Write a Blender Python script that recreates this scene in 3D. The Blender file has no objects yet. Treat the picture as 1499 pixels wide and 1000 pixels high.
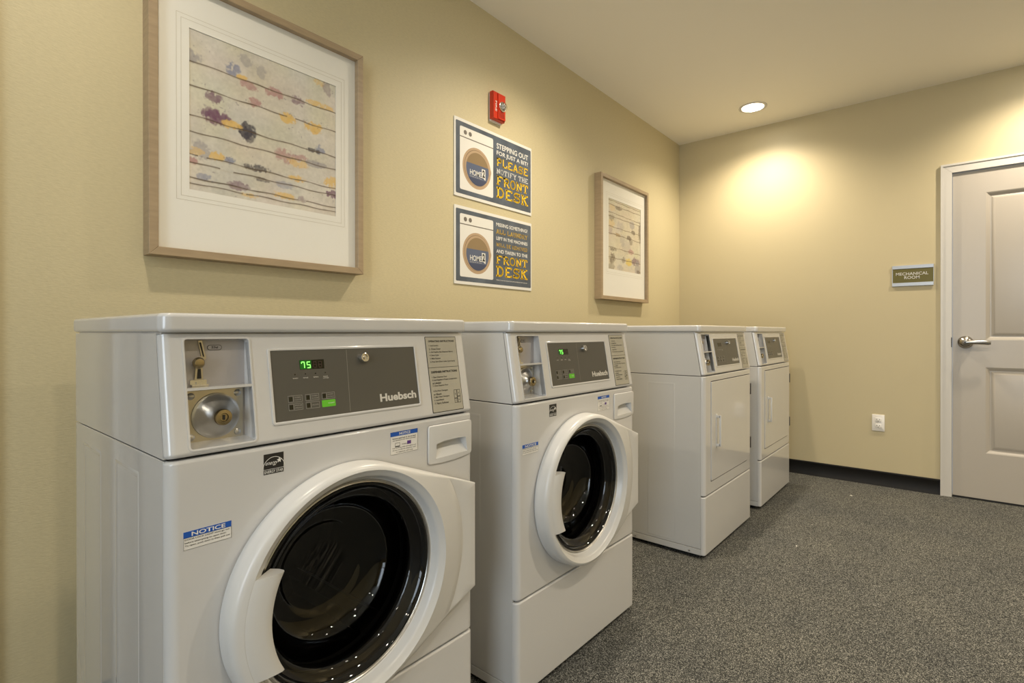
import bpy, bmesh, math, random
import numpy as np
from mathutils import Matrix, Vector
PI = math.pi
C = bpy.context.scene.collection
SC = bpy.context.scene

# ------------------------------------------------------------------ camera
H = 2.566            # ceiling height
XB = 4.235           # back wall
YR = -4.4            # right wall
XL = -2.8            # wall behind the camera
yaw, pitch, roll = math.radians(39.7405), math.radians(-0.1216), math.radians(-0.0361)
fw = Vector((math.cos(yaw), math.sin(yaw), 0)); rt = Vector((math.sin(yaw), -math.cos(yaw), 0)); up = Vector((0, 0, 1))
fw, up = fw*math.cos(pitch)+up*math.sin(pitch), up*math.cos(pitch)-fw*math.sin(pitch)
rt, up = rt*math.cos(roll)+up*math.sin(roll), up*math.cos(roll)-rt*math.sin(roll)
cam = bpy.data.cameras.new('camera'); co = bpy.data.objects.new('camera', cam); C.objects.link(co)
m = Matrix.Identity(4)
for i in range(3):
    m[i][0] = rt[i]; m[i][1] = up[i]; m[i][2] = -fw[i]
m[0][3], m[1][3], m[2][3] = 0.0, -1.7163, 1.02
co.matrix_world = m
cam.sensor_width = 36; cam.lens = 768.5/1499*36; cam.shift_y = -0.00819; cam.clip_start = 0.02
SC.camera = co

# ------------------------------------------------------------------ world, lights, exposure
SC.view_settings.view_transform = 'Standard'; SC.view_settings.look = 'None'
SC.view_settings.gamma = 1; SC.view_settings.use_curve_mapping = False
SC.view_settings.exposure = 0.56
wd = bpy.data.worlds.new('world'); SC.world = wd; wd.use_nodes = True
wd.node_tree.nodes['Background'].inputs[0].default_value = (0.75, 0.87, 1.0, 1)
wd.node_tree.nodes['Background'].inputs[1].default_value = 1.0
SPOT_W, SPOT_COL = 53, (1.0, 0.87, 0.68)
FILL_W, FILL_COL = 33, (0.78, 0.89, 1.0)
LIGHTS = [(x, y) for x in (0.26, 2.05, 3.84) for y in (-0.68, -2.2, -3.72)] + [(-1.53, -2.2), (-1.53, -3.72)]
for (x, y) in LIGHTS:
    l = bpy.data.lights.new('downlight_lamp', 'SPOT'); l.energy = SPOT_W*(0.45 if x < 1 else 1.0); l.color = SPOT_COL
    l.spot_size = math.radians(148); l.spot_blend = 1.0; l.shadow_soft_size = 0.035
    o = bpy.data.objects.new('downlight_lamp', l); o.location = (x, y, H-0.03); C.objects.link(o)
l = bpy.data.lights.new('window_fill_light', 'AREA'); l.energy = FILL_W; l.color = FILL_COL  # cool fill light added in an unseen window behind the camera
l.shape = 'RECTANGLE'; l.size = 2.2; l.size_y = 1.3
o = bpy.data.objects.new('window_fill_light', l); o.location = (XL+0.03, -2.2, 1.45); o.rotation_euler = (0, -PI/2, 0); C.objects.link(o)

# ------------------------------------------------------------------ materials
def mat(name, col, rough=0.5, metal=0.0, coat=0.0, emit=None, estr=0.0, spec=0.5):
    M = bpy.data.materials.new(name); M.use_nodes = True
    b = M.node_tree.nodes['Principled BSDF']
    b.inputs['Base Color'].default_value = (*col, 1); b.inputs['Roughness'].default_value = rough
    b.inputs['Metallic'].default_value = metal; b.inputs['Coat Weight'].default_value = coat; b.inputs['Coat Roughness'].default_value = 0.05
    b.inputs['Specular IOR Level'].default_value = spec
    if emit:
        b.inputs['Emission Color'].default_value = (*emit, 1); b.inputs['Emission Strength'].default_value = estr
    return M
def noise_bump(M, scale, strength, dist=0.001, stretch=(1, 1, 1), detail=3, colvar=0.0, cscale=None):
    nt = M.node_tree; N = nt.nodes; L = nt.links; b = N['Principled BSDF']
    tc = N.new('ShaderNodeTexCoord'); mp = N.new('ShaderNodeMapping'); mp.inputs['Scale'].default_value = stretch
    nz = N.new('ShaderNodeTexNoise'); nz.inputs['Scale'].default_value = scale; nz.inputs['Detail'].default_value = detail
    L.new(tc.outputs['Object'], mp.inputs[0]); L.new(mp.outputs[0], nz.inputs['Vector'])
    bp = N.new('ShaderNodeBump'); bp.inputs['Strength'].default_value = strength; bp.inputs['Distance'].default_value = dist
    L.new(nz.outputs['Fac'], bp.inputs['Height']); L.new(bp.outputs[0], b.inputs['Normal'])
    if colvar:
        n2 = N.new('ShaderNodeTexNoise'); n2.inputs['Scale'].default_value = cscale or scale; n2.inputs['Detail'].default_value = 4
        L.new(mp.outputs[0], n2.inputs['Vector'])
        c = b.inputs['Base Color'].default_value[:]
        cr = N.new('ShaderNodeValToRGB')
        cr.color_ramp.elements[0].position = 0.3; cr.color_ramp.elements[1].position = 0.7
        cr.color_ramp.elements[0].color = (*[v*(1-colvar) for v in c[:3]], 1)
        cr.color_ramp.elements[1].color = (*[min(1, v*(1+colvar)) for v in c[:3]], 1)
        L.new(n2.outputs['Fac'], cr.inputs[0]); L.new(cr.outputs[0], b.inputs['Base Color'])
    return M
M_wall = noise_bump(mat('wallpaper_tan', (0.575, 0.503, 0.315), 0.55), 170, 0.35, 0.0015, (0.55, 0.55, 1.9), 3, 0.045, 120)
M_wallb = noise_bump(mat('paint_tan', (0.565, 0.488, 0.306), 0.5), 260, 0.12, 0.0006, (1, 1, 1), 2)
M_ceil = noise_bump(mat('ceiling_paint', (0.88, 0.85, 0.77), 0.75), 120, 0.1, 0.0006)
M_trim = mat('trim_paint', (0.62, 0.595, 0.55), 0.32)
M_door = mat('door_paint', (0.47, 0.43, 0.375), 0.30)
M_base = mat('black_vinyl', (0.010, 0.009, 0.008), 0.5, spec=0.25)
M_white = mat('white_enamel', (0.59, 0.583, 0.573), 0.2, coat=0.7)
M_plast = mat('white_plastic', (0.60, 0.595, 0.58), 0.28)
M_side = noise_bump(mat('white_enamel_dim_side', (0.55, 0.545, 0.53), 0.2, coat=1.0), 60, 0.02, 0.0005)  # side copy of the enamel, darkened for the dim light on the sides
M_dark = mat('dark_gap', (0.02, 0.02, 0.02), 0.7)
M_rubber = mat('black_rubber', (0.012, 0.012, 0.012), 0.45)
M_steel = mat('brushed_steel', (0.56, 0.55, 0.53), 0.28, 1.0)
M_zinc = mat('zinc_plate', (0.60, 0.56, 0.47), 0.30, 1.0)
M_nickel = mat('satin_nickel', (0.40, 0.38, 0.35), 0.24, 1.0)
M_chrome = mat('chrome', (0.75, 0.75, 0.74), 0.12, 1.0)
M_brass = mat('brass', (0.42, 0.35, 0.22), 0.25, 1.0)
M_drum = noise_bump(mat('drum_steel', (0.10, 0.097, 0.09), 0.30, 1.0), 30, 0.1, 0.002)
M_cpan = mat('control_grey', (0.085, 0.080, 0.068), 0.30)
M_mech = mat('coin_grey', (0.42, 0.40, 0.40), 0.35, 0.2)
M_ink = mat('black_ink', (0.015, 0.014, 0.012), 0.5)
M_inkw = mat('white_ink', (0.62, 0.60, 0.55), 0.4)
M_inkg = mat('grey_ink', (0.30, 0.29, 0.26), 0.4)
M_disp = mat('display_window', (0.006, 0.008, 0.004), 0.12)
M_dispg = mat('display_green_glass', (0.004, 0.035, 0.004), 0.12, emit=(0.0, 0.16, 0.01), estr=0.35)
M_led = mat('led_green', (0.1, 0.6, 0.1), 0.3, emit=(0.25, 1.0, 0.12), estr=1.25)
M_ledoff = mat('led_off', (0.05, 0.025, 0.02), 0.3)
M_keyg = mat('green_key', (0.08, 0.28, 0.02), 0.35, emit=(0.08, 0.36, 0.01), estr=0.3)
M_sign = mat('grey_instruction_sheet', (0.40, 0.375, 0.30), 0.45)
M_blue = mat('notice_blue', (0.012, 0.09, 0.42), 0.4)
M_paper = mat('sticker_white', (0.74, 0.72, 0.68), 0.4)
M_purple = mat('sticker_purple', (0.10, 0.04, 0.22), 0.4)
M_wood = noise_bump(mat('frame_wood', (0.35, 0.262, 0.162), 0.45), 40, 0.15, 0.0008, (1, 1, 8), 4, 0.09, 14)
M_mat = mat('mat_board', (0.79, 0.775, 0.73), 0.7)
M_matl = mat('mat_groove', (0.58, 0.55, 0.47), 0.7)
M_slate = noise_bump(mat('poster_slate', (0.085, 0.105, 0.135), 0.35), 12, 0.0, 0.001, (1, 1, 1), 4, 0.30, 9)
M_pwhite = mat('poster_white', (0.76, 0.75, 0.71), 0.35)
M_pline = mat('poster_line', (0.16, 0.14, 0.12), 0.4)
M_hinge = mat('hinge_bronze', (0.09, 0.08, 0.07), 0.4, 0.6)
M_ptan = mat('poster_tan', (0.46, 0.33, 0.21), 0.35)
M_ptand = mat('poster_tan_dark', (0.22, 0.15, 0.08), 0.35)
M_pbrown = mat('poster_brown', (0.27, 0.19, 0.10), 0.3)
M_pblue = mat('poster_blue', (0.10, 0.125, 0.20), 0.3)
M_pblue2 = mat('poster_blue_dark', (0.055, 0.07, 0.13), 0.3)
M_pyel = mat('poster_yellow', (0.95, 0.60, 0.015), 0.35)
M_pyel2 = mat('poster_mustard', (0.66, 0.42, 0.03), 0.35)
M_red = mat('alarm_red', (0.55, 0.035, 0.012), 0.25)
M_redd = mat('alarm_red_dark', (0.20, 0.012, 0.006), 0.35)
M_strobe = mat('strobe_lens', (0.85, 0.85, 0.85), 0.06)
M_olive = mat('sign_olive', (0.115, 0.095, 0.004), 0.4)
M_alu = mat('sign_aluminium', (0.46, 0.46, 0.46), 0.35, 0.7)
M_outlet = mat('outlet_plastic', (0.80, 0.77, 0.72), 0.3)
M_lens = mat('lamp_lens', (1, 1, 1), 0.4, emit=(1.0, 0.93, 0.8), estr=26.0)
M_sky = mat('window_sky', (0.8, 0.9, 1.0), 0.5)
M_lint = mat('lint_white', (0.6, 0.58, 0.52), 0.9)

def glassmat(name, tint, ior=1.45, rough=0.0):
    M = bpy.data.materials.new(name); M.use_nodes = True; nt = M.node_tree; N = nt.nodes; L = nt.links
    N.remove(N['Principled BSDF']); out = N['Material Output']
    t = N.new('ShaderNodeBsdfTransparent'); t.inputs[0].default_value = (*tint, 1)
    g = N.new('ShaderNodeBsdfGlossy'); g.inputs['Roughness'].default_value = rough
    f = N.new('ShaderNodeFresnel'); ge = N.new('ShaderNodeNewGeometry'); mr = N.new('ShaderNodeMapRange'); mr.inputs['To Min'].default_value = ior; mr.inputs['To Max'].default_value = 1/ior
    L.new(ge.outputs['Backfacing'], mr.inputs['Value']); L.new(mr.outputs[0], f.inputs[0])
    mx = N.new('ShaderNodeMixShader')
    L.new(f.outputs[0], mx.inputs[0]); L.new(t.outputs[0], mx.inputs[1]); L.new(g.outputs[0], mx.inputs[2]); L.new(mx.outputs[0], out.inputs[0])
    return M
M_glass = glassmat('picture_glass', (0.98, 0.98, 0.97), 1.2, 0.3)
M_dglass = glassmat('door_glass_dark', (0.36, 0.35, 0.33), 1.55, 0.01)
M_gblack = mat('black_door_glass', (0.006, 0.006, 0.006), 0.03)  # opaque black standing in for the dark outer glass of the door
M_clear = glassmat('clear_dome', (0.85, 0.85, 0.85), 1.6, 0.02)

def carpet():
    M = mat('carpet_grey', (0.1, 0.1, 0.1), 0.95, spec=0.1); nt = M.node_tree; N = nt.nodes; L = nt.links; b = N['Principled BSDF']
    tc = N.new('ShaderNodeTexCoord')
    v = N.new('ShaderNodeTexNoise'); v.inputs['Scale'].default_value = 260; v.inputs['Detail'].default_value = 5; v.inputs['Roughness'].default_value = 0.75
    v2 = N.new('ShaderNodeTexNoise'); v2.inputs['Scale'].default_value = 3.0; v2.inputs['Detail'].default_value = 3
    v3 = N.new('ShaderNodeTexVoronoi'); v3.inputs['Scale'].default_value = 440
    for q in (v, v2, v3): L.new(tc.outputs['Object'], q.inputs['Vector'])
    sp = N.new('ShaderNodeSeparateColor'); L.new(v3.outputs['Color'], sp.inputs[0])
    mm = N.new('ShaderNodeMath'); mm.operation = 'MULTIPLY'; mm.inputs[1].default_value = 0.5; L.new(sp.outputs[0], mm.inputs[0])
    ma = N.new('ShaderNodeMath'); ma.operation = 'MULTIPLY_ADD'; ma.inputs[1].default_value = 0.5; L.new(v.outputs['Fac'], ma.inputs[0]); L.new(mm.outputs[0], ma.inputs[2])
    cr = N.new('ShaderNodeValToRGB'); e = cr.color_ramp.elements
    e[0].position = 0.28; e[0].color = (0.020, 0.021, 0.020, 1)
    e[1].position = 0.78; e[1].color = (0.37, 0.36, 0.325, 1)
    k = e.new(0.46); k.color = (0.056, 0.057, 0.054, 1)
    k = e.new(0.60); k.color = (0.108, 0.107, 0.099, 1)
    L.new(ma.outputs[0], cr.inputs[0])
    mx = N.new('ShaderNodeMix'); mx.data_type = 'RGBA'; mx.blend_type = 'MULTIPLY'; mx.inputs['Factor'].default_value = 1
    c2 = N.new('ShaderNodeValToRGB'); c2.color_ramp.elements[0].position = 0.3; c2.color_ramp.elements[1].position = 0.7
    c2.color_ramp.elements[0].color = (0.86, 0.87, 0.88, 1); c2.color_ramp.elements[1].color = (1.08, 1.07, 1.03, 1)
    L.new(v2.outputs['Fac'], c2.inputs[0]); L.new(cr.outputs[0], mx.inputs['A']); L.new(c2.outputs[0], mx.inputs['B'])
    L.new(mx.outputs['Result'], b.inputs['Base Color'])
    bp = N.new('ShaderNodeBump'); bp.inputs['Strength'].default_value = 0.25; bp.inputs['Distance'].default_value = 0.0015
    L.new(v3.outputs['Distance'], bp.inputs['Height']); L.new(bp.outputs[0], b.inputs['Normal'])
    return M
M_carpet = carpet()

# ------------------------------------------------------------------ helpers
def obj(name, bm, material, parent=None, smooth=35, wn=False, label=None, M=None):
    if M is not None: bm.transform(M)
    me = bpy.data.meshes.new(name); bm.to_mesh(me); bm.free()
    if material: me.materials.append(material)
    if smooth:
        me.polygons.foreach_set('use_smooth', [True]*len(me.polygons))
        me.set_sharp_from_angle(angle=math.radians(smooth))
    o = bpy.data.objects.new(name, me); C.objects.link(o)
    if parent: o.parent = parent
    if wn:
        w = o.modifiers.new('wn', 'WEIGHTED_NORMAL'); w.keep_sharp = True
    if label: o['label'] = label
    return o
def thing(name, label, cat, loc=(0, 0, 0), rz=0, group=None):
    o = bpy.data.objects.new(name, None); o.empty_display_size = 0.1; C.objects.link(o); o.location = loc; o.rotation_euler = (0, 0, rz)
    o['label'] = label; o['category'] = cat
    if group: o['group'] = group
    return o
def struct(name, bm, material, parent=None, **k):
    o = obj(name, bm, material, parent, **k); 
    if not parent: o['kind'] = 'structure'
    return o
def add_box(bm, x0, x1, y0, y1, z0, z1):
    vs = [bm.verts.new(p) for p in ((x0,y0,z0),(x1,y0,z0),(x1,y1,z0),(x0,y1,z0),(x0,y0,z1),(x1,y0,z1),(x1,y1,z1),(x0,y1,z1))]
    for f in ((3,2,1,0),(4,5,6,7),(0,1,5,4),(1,2,6,5),(2,3,7,6),(3,0,4,7)): bm.faces.new([vs[i] for i in f])
    return vs
def box(x0, x1, y0, y1, z0, z1, r=0.0, seg=2):
    bm = bmesh.new(); add_box(bm, x0, x1, y0, y1, z0, z1)
    if r: bmesh.ops.bevel(bm, geom=bm.edges[:], offset=r, segments=seg, profile=0.5, affect='EDGES')
    return bm
def merge(*bms):
    out = bmesh.new()
    for b in bms:
        me = bpy.data.meshes.new('t'); b.to_mesh(me); b.free(); out.from_mesh(me); bpy.data.meshes.remove(me)
    return out
def prism(poly, axis, a, b):
    """extrude a 2D polygon; axis 'x': poly=(y,z); axis 'z' (local w): poly=(x,y)"""
    bm = bmesh.new(); n = len(poly)
    f = (lambda p, t: (t, p[0], p[1])) if axis == 'x' else (lambda p, t: (p[0], p[1], t))
    A = [bm.verts.new(f(p, a)) for p in poly]; B = [bm.verts.new(f(p, b)) for p in poly]
    bm.faces.new(A[::-1]); bm.faces.new(B)
    for i in range(n): bm.faces.new((A[i], A[(i+1) % n], B[(i+1) % n], B[i]))
    bmesh.ops.recalc_face_normals(bm, faces=bm.faces[:])
    return bm
def lathe(prof, n=48, cap0=False, cap1=False):
    """profile (r, w) turned round the local w (z) axis"""
    bm = bmesh.new(); rings = []
    for r, w in prof:
        rings.append([bm.verts.new((r*math.cos(2*PI*k/n), r*math.sin(2*PI*k/n), w)) for k in range(n)] if r > 1e-6 else [bm.verts.new((0, 0, w))])
    for A, B in zip(rings, rings[1:]):
        for k in range(n):
            k2 = (k+1) % n
            if len(A) == 1 and len(B) == 1: continue
            if len(A) == 1: bm.faces.new((A[0], B[k2], B[k]))
            elif len(B) == 1: bm.faces.new((A[k], A[k2], B[0]))
            else: bm.faces.new((A[k], A[k2], B[k2], B[k]))
    if cap0 and len(rings[0]) > 1: bm.faces.new(rings[0][::-1])
    if cap1 and len(rings[-1]) > 1: bm.faces.new(rings[-1])
    bmesh.ops.recalc_face_normals(bm, faces=bm.faces[:])
    return bm
def shift(bm, x=0, y=0, z=0):
    bm.transform(Matrix.Translation((x, y, z))); return bm
def xf(bm, M): bm.transform(M); return bm
def rrect(x0, x1, y0, y1, r, seg=5):
    P = []
    for cx, cy, a in ((x1-r, y1-r, 0), (x0+r, y1-r, 90), (x0+r, y0+r, 180), (x1-r, y0+r, 270)):
        for k in range(seg+1):
            t = math.radians(a+90*k/seg); P.append((cx+r*math.cos(t), cy+r*math.sin(t)))
    return P
def plate(x0, x1, y0, y1, w0, w1, r=0.0, seg=5, bev=0.0):
    bm = prism(rrect(x0, x1, y0, y1, r, seg) if r else [(x0,y0),(x1,y0),(x1,y1),(x0,y1)], 'z', w0, w1)
    if bev:
        es = [e for e in bm.edges if abs(e.verts[0].co.z-w1) < 1e-7 and abs(e.verts[1].co.z-w1) < 1e-7]
        bmesh.ops.bevel(bm, geom=es, offset=bev, segments=2, profile=0.5, affect='EDGES')
    return bm
def boolcut(bm, cutter, op='DIFFERENCE'):
    me = bpy.data.meshes.new('a'); bm.to_mesh(me); bm.free(); a = bpy.data.objects.new('a', me); C.objects.link(a)
    me2 = bpy.data.meshes.new('b'); cutter.to_mesh(me2); cutter.free(); b = bpy.data.objects.new('b', me2); C.objects.link(b)
    md = a.modifiers.new('b', 'BOOLEAN'); md.object = b; md.operation = op; md.solver = 'EXACT'
    bpy.context.view_layer.update()
    ev = a.evaluated_get(bpy.context.evaluated_depsgraph_get())
    out = bmesh.new(); out.from_mesh(ev.to_mesh()); ev.to_mesh_clear()
    bpy.data.objects.remove(a); bpy.data.objects.remove(b); bpy.data.meshes.remove(me); bpy.data.meshes.remove(me2)
    return out
def face_matrix(origin, tilt=0.0):
    """local u = x, v = up the face, w = out of the face (towards -y); tilt leans the top backwards"""
    s, c = math.sin(tilt), math.cos(tilt)
    return Matrix(((1, 0, 0, origin[0]), (0, s, -c, origin[1]), (0, c, s, origin[2]), (0, 0, 0, 1)))
def side_matrix(origin):
    """face of the back wall: u = -y, v = z, w = -x"""
    return Matrix(((0, 0, -1, origin[0]), (-1, 0, 0, origin[1]), (0, 1, 0, origin[2]), (0, 0, 0, 1)))

_txt = {}
def text_bm(s, x0, x1, y0, y1, w, bold=0.0, shear=0.0, keep=False, align='L'):
    """lettering fitted in a box; keep=True keeps the letters' proportions (height fit)"""
    key = (s, bold, shear)
    if key not in _txt:
        cu = bpy.data.curves.new('t', 'FONT'); cu.body = s; cu.size = 1; cu.offset = bold; cu.shear = shear; cu.resolution_u = 3
        o = bpy.data.objects.new('t', cu); C.objects.link(o); bpy.context.view_layer.update()
        me = bpy.data.meshes.new_from_object(o.evaluated_get(bpy.context.evaluated_depsgraph_get()))
        bpy.data.objects.remove(o); bpy.data.curves.remove(cu); _txt[key] = me
    bm = bmesh.new(); bm.from_mesh(_txt[key])
    xs = [v.co.x for v in bm.verts]; ys = [v.co.y for v in bm.verts]
    ax, bx, ay, by = min(xs), max(xs), min(ys), max(ys)
    sy = (y1-y0)/(by-ay); sx = (x1-x0)/(bx-ax)
    if keep: sx = min(sx, sy)
    wd_ = sx*(bx-ax); off = {'L': x0, 'R': x1-wd_, 'C': (x0+x1-wd_)/2}[align]
    for v in bm.verts: v.co = Vector((off+(v.co.x-ax)*sx, y0+(v.co.y-ay)*sy, w))
    return bm

# heavy slab-serif capitals, drawn with strokes (unit box)
def _arc(cx, cy, rx, ry, a0, a1, n=8):
    return [(cx+rx*math.cos(math.radians(a0+(a1-a0)*k/n)), cy+ry*math.sin(math.radians(a0+(a1-a0)*k/n))) for k in range(n+1)]
V0, V1 = [(0.2, 0), (0.2, 1)], [(0.8, 0), (0.8, 1)]
SLAB = {
 'F': [V0, [(0.05, .91), (0.95, .91)], [(0.2, .49), (0.62, .49)], 'l', [(0.9, .95), (0.9, .76)], 'L'],
 'E': [V0, [(0.05, .91), (0.92, .91)], [(0.05, .09), (0.95, .09)], [(0.2, .5), (0.62, .5)], [(0.88, .95), (0.88, .77)], [(0.9, .05), (0.9, .23)]],
 'L': [V0, [(0.03, .09), (0.95, .09)], [(0.9, .05), (0.9, .38)], 'L'],
 'P': [V0, [(0.05, .91), (0.55, .91)]+_arc(.55, .68, .3, .23, 90, -90)+[(0.2, .45)], 'l'],
 'R': [V0, [(0.05, .91), (0.55, .91)]+_arc(.55, .7, .28, .21, 90, -90)+[(0.2, .49)], [(0.5, .49), (0.85, .07), (1.0, .07)], 'l'],
 'D': [V0, [(0.03, .91), (0.45, .91)]+_arc(.45, .5, .4, .41, 90, -90)+[(0.03, .09)]],
 'B': [V0, [(0.03, .91), (0.5, .91)]+_arc(.5, .71, .3, .2, 90, -90)+[(0.2, .51)], [(0.5, .51)]+_arc(.52, .3, .33, .21, 90, -90)+[(0.03, .09)]],
 'O': [_arc(.5, .5, .38, .42, 0, 360, 20)],
 'S': [_arc(.5, .71, .32, .2, 15, 270, 10)+_arc(.5, .29, .34, .2, 90, -165, 10), [(.83, .95), (.83, .66)], [(.15, .05), (.15, .34)]],
 'K': [V0, [(0.2, .42), (0.78, .93)], [(0.42, .58), (0.82, .07)], 'l', 'L', [(0.6, .92), (0.98, .92)], [(0.62, .08), (1.0, .08)]],
 'N': [[(.18, 0), (.18, 1)], [(.84, 0), (.84, 1)], [(0.14, .98), (0.88, .02)], [(0.0, .91), (0.25, .91)], [(0.0, .08), (.38, .08)], [(.64, .92), (1.0, .92)]],
 'T': [[(0.5, 0), (0.5, 1)], [(0.03, .91), (0.97, .91)], [(0.09, .95), (0.09, .68)], [(0.91, .95), (0.91, .68)], [(0.3, .08), (0.7, .08)]],
 'A': [[(0.12, .05), (0.5, .96)], [(0.88, .05), (0.5, .96)], [(0.25, .33), (0.75, .33)], [(0, .08), (0.3, .08)], [(0.7, .08), (1.0, .08)]],
 'U': [[(0.2, 1), (0.2, .36)]+_arc(.5, .36, .3, .28, 180, 360)+[(0.8, 1)], 'l', 'u'],
 'Y': [[(0.1, .95), (0.5, .48)], [(0.9, .95), (0.5, .48)], [(0.5, .5), (0.5, 0)], [(0, .92), (.3, .92)], [(.7, .92), (1, .92)], [(.3, .08), (.7, .08)]],
 'W': [[(0.06, .95), (0.28, .04)], [(0.28, .04), (0.5, .9)], [(0.5, .9), (0.72, .04)], [(0.72, .04), (0.94, .95)], [(0, .92), (.25, .92)], [(.75, .92), (1, .92)]],
 'I': [[(0.5, 0), (0.5, 1)], [(.2, .91), (.8, .91)], [(.2, .09), (.8, .09)]],
 'M': [[(.14, 0), (.14, 1)], [(.86, 0), (.86, 1)], [(.14, .95), (.5, .3)], [(.86, .95), (.5, .3)], [(0, .08), (.3, .08)], [(.7, .08), (1, .08)]],
 'V': [[(0.1, .95), (0.5, .04)], [(0.9, .95), (0.5, .04)], [(0, .92), (.3, .92)], [(.7, .92), (1, .92)]],
 'H': [V0, V1, [(.2, .5), (.8, .5)], 'l', 'L', 'u', 'U'],
}
SER = {'l': [(0.02, .91), (0.38, .91)], 'L': [(0.02, .09), (0.38, .09)], 'u': [(0.62, .91), (0.98, .91)], 'U': [(0.62, .09), (0.98, .09)]}
def slab_text(s, x0, x1, y0, y1, w, t=0.175):
    bm = bmesh.new(); adv = {' ': 0.45, 'I': 0.6, 'W': 1.25, 'M': 1.2}
    tot = sum(adv.get(c, 1.0)+0.1 for c in s)-0.1; sx = (x1-x0)/tot; sy = y1-y0; cur = 0
    for c in s:
        a = adv.get(c, 1.0)
        if c != ' ':
            for st in SLAB[c]:
                th = t
                if isinstance(st, str): st = SER[st]
                if len(st) == 2 and (abs(st[0][1]-st[1][1]) < 1e-6): th = 0.14
                for (ax, ay), (bx, by) in zip(st, st[1:]):
                    A = Vector((x0+(cur+ax*a)*sx, y0+ay*sy)); B = Vector((x0+(cur+bx*a)*sx, y0+by*sy))
                    d = (B-A); 
                    if d.length < 1e-9: continue
                    d.normalize(); 
                    hw = 0.5*th*(sy if abs(d.x) > abs(d.y) else max(sx, sy*0.8)); n_ = Vector((-d.y, d.x))*hw
                    e_ = d*(hw*0.35 if len(st) > 2 else 0)
                    q = [A-n_-e_, B-n_+e_, B+n_+e_, A+n_-e_]
                    q = [(min(max(p.x, x0-.3*sx), x1+.1*sx), min(max(p.y, y0), y1)) for p in q]
                    bm.faces.new([bm.verts.new((p[0], p[1], w)) for p in q])
        cur += a+0.1
    return bm
def flat(poly, w):
    bm = bmesh.new(); bm.faces.new([bm.verts.new((p[0], p[1], w)) for p in poly]); return bm
def disc(cx, cy, r, w, n=40, ry=None, a0=0, a1=360):
    return flat([(cx+r*math.cos(math.radians(a0+(a1-a0)*k/n)), cy+(ry or r)*math.sin(math.radians(a0+(a1-a0)*k/n))) for k in range(n+(a1-a0 < 360))], w)
def annulus(cx, cy, r0, r1, w, n=40, a0=0, a1=360, ky=1.0):
    bm = bmesh.new(); P = [[bm.verts.new((cx+r*math.cos(math.radians(a0+(a1-a0)*k/n)), cy+ky*r*math.sin(math.radians(a0+(a1-a0)*k/n)), w)) for k in range(n+1)] for r in (r0, r1)]
    for k in range(n): bm.faces.new((P[0][k], P[1][k], P[1][k+1], P[0][k+1]))
    return bm
def line(ax, ay, bx, by, t, w):
    d = Vector((bx-ax, by-ay)).normalized(); n_ = Vector((-d.y, d.x))*t/2
    return flat([(ax-n_.x, ay-n_.y), (bx-n_.x, by-n_.y), (bx+n_.x, by+n_.y), (ax+n_.x, ay+n_.y)], w)
def outline(x0, x1, y0, y1, t, w):
    return merge(line(x0, y0+t/2, x1, y0+t/2, t, w), line(x0, y1-t/2, x1, y1-t/2, t, w), line(x0+t/2, y0, x0+t/2, y1, t, w), line(x1-t/2, y0, x1-t/2, y1, t, w))

def copy_tree(o, parent=None):
    c = o.copy(); C.objects.link(c)
    if parent:
        c.parent = parent
    for ch in list(o.children): copy_tree(ch, c)
    return c

# ------------------------------------------------------------------ the room
struct('floor', box(XL-0.1, XB+0.1, YR-0.1, 0.1, -0.1, 0), M_carpet, smooth=0)
struct('ceiling', box(XL-0.1, XB+0.1, YR-0.1, 0.1, H, H+0.1), M_ceil, smooth=0)
struct('wall_left', box(XL-0.1, XB+0.1, 0, 0.1, 0, H), M_wall, smooth=0)
# back wall with the door opening
DY0, DY1, DZ = -1.733, -2.665, 2.0
bw = merge(box(XB, XB+0.12, DY0, 0.0, 0, H), box(XB, XB+0.12, YR, DY1, 0, H), box(XB, XB+0.12, DY1, DY0, DZ+0.003, H))
struct('wall_back', bw, M_wallb, smooth=0)
struct('wall_right', box(XL-0.1, XB+0.1, YR-0.1, YR, 0, H), M_wallb, smooth=0)
wz0, wz1, wy0, wy1 = 0.8, 2.1, -3.3, -1.1
struct('wall_rear', merge(box(XL-0.1, XL, YR, wy0, 0, H), box(XL-0.1, XL, wy1, 0, 0, H), box(XL-0.1, XL, wy0, wy1, 0, wz0), box(XL-0.1, XL, wy0, wy1, wz1, H)), M_wallb, smooth=0)
# unseen window added behind the camera to carry the fill light
wf = struct('added_window_1', merge(box(XL-0.08, XL+0.012, wy0-0.05, wy0, wz0-0.05, wz1+0.05), box(XL-0.08, XL+0.012, wy1, wy1+0.05, wz0-0.05, wz1+0.05),
     box(XL-0.08, XL+0.012, wy0, wy1, wz1, wz1+0.05), box(XL-0.08, XL+0.04, wy0, wy1, wz0-0.05, wz0), box(XL-0.07, XL-0.03, (wy0+wy1)/2-0.02, (wy0+wy1)/2+0.02, wz0, wz1)), M_trim, smooth=0)
obj('added_window_pane', box(XL-0.055, XL-0.05, wy0, wy1, wz0, wz1), M_glass, wf, smooth=0)
# baseboards (cove profile)
def base_prof(flip=1):
    return [(0, 0), (-0.012*flip, 0), (-0.011*flip, 0.006), (-0.006*flip, 0.014), (-0.0045*flip, 0.085), (-0.007*flip, 0.089), (-0.006*flip, 0.0945), (0, 0.0965)]
bb = prism(base_prof(), 'x', 0.17, XB); struct('baseboard_left', bb, M_base)
bb = prism([(x, z) for x, z in base_prof()], 'x', 0.0, 1.678)
bb.transform(Matrix(((0, 1, 0, XB), (-1, 0, 0, -0.0005), (0, 0, 1, 0), (0, 0, 0, 1)))); bmesh.ops.recalc_face_normals(bb, faces=bb.faces[:])
struct('baseboard_back', bb, M_base)

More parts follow.
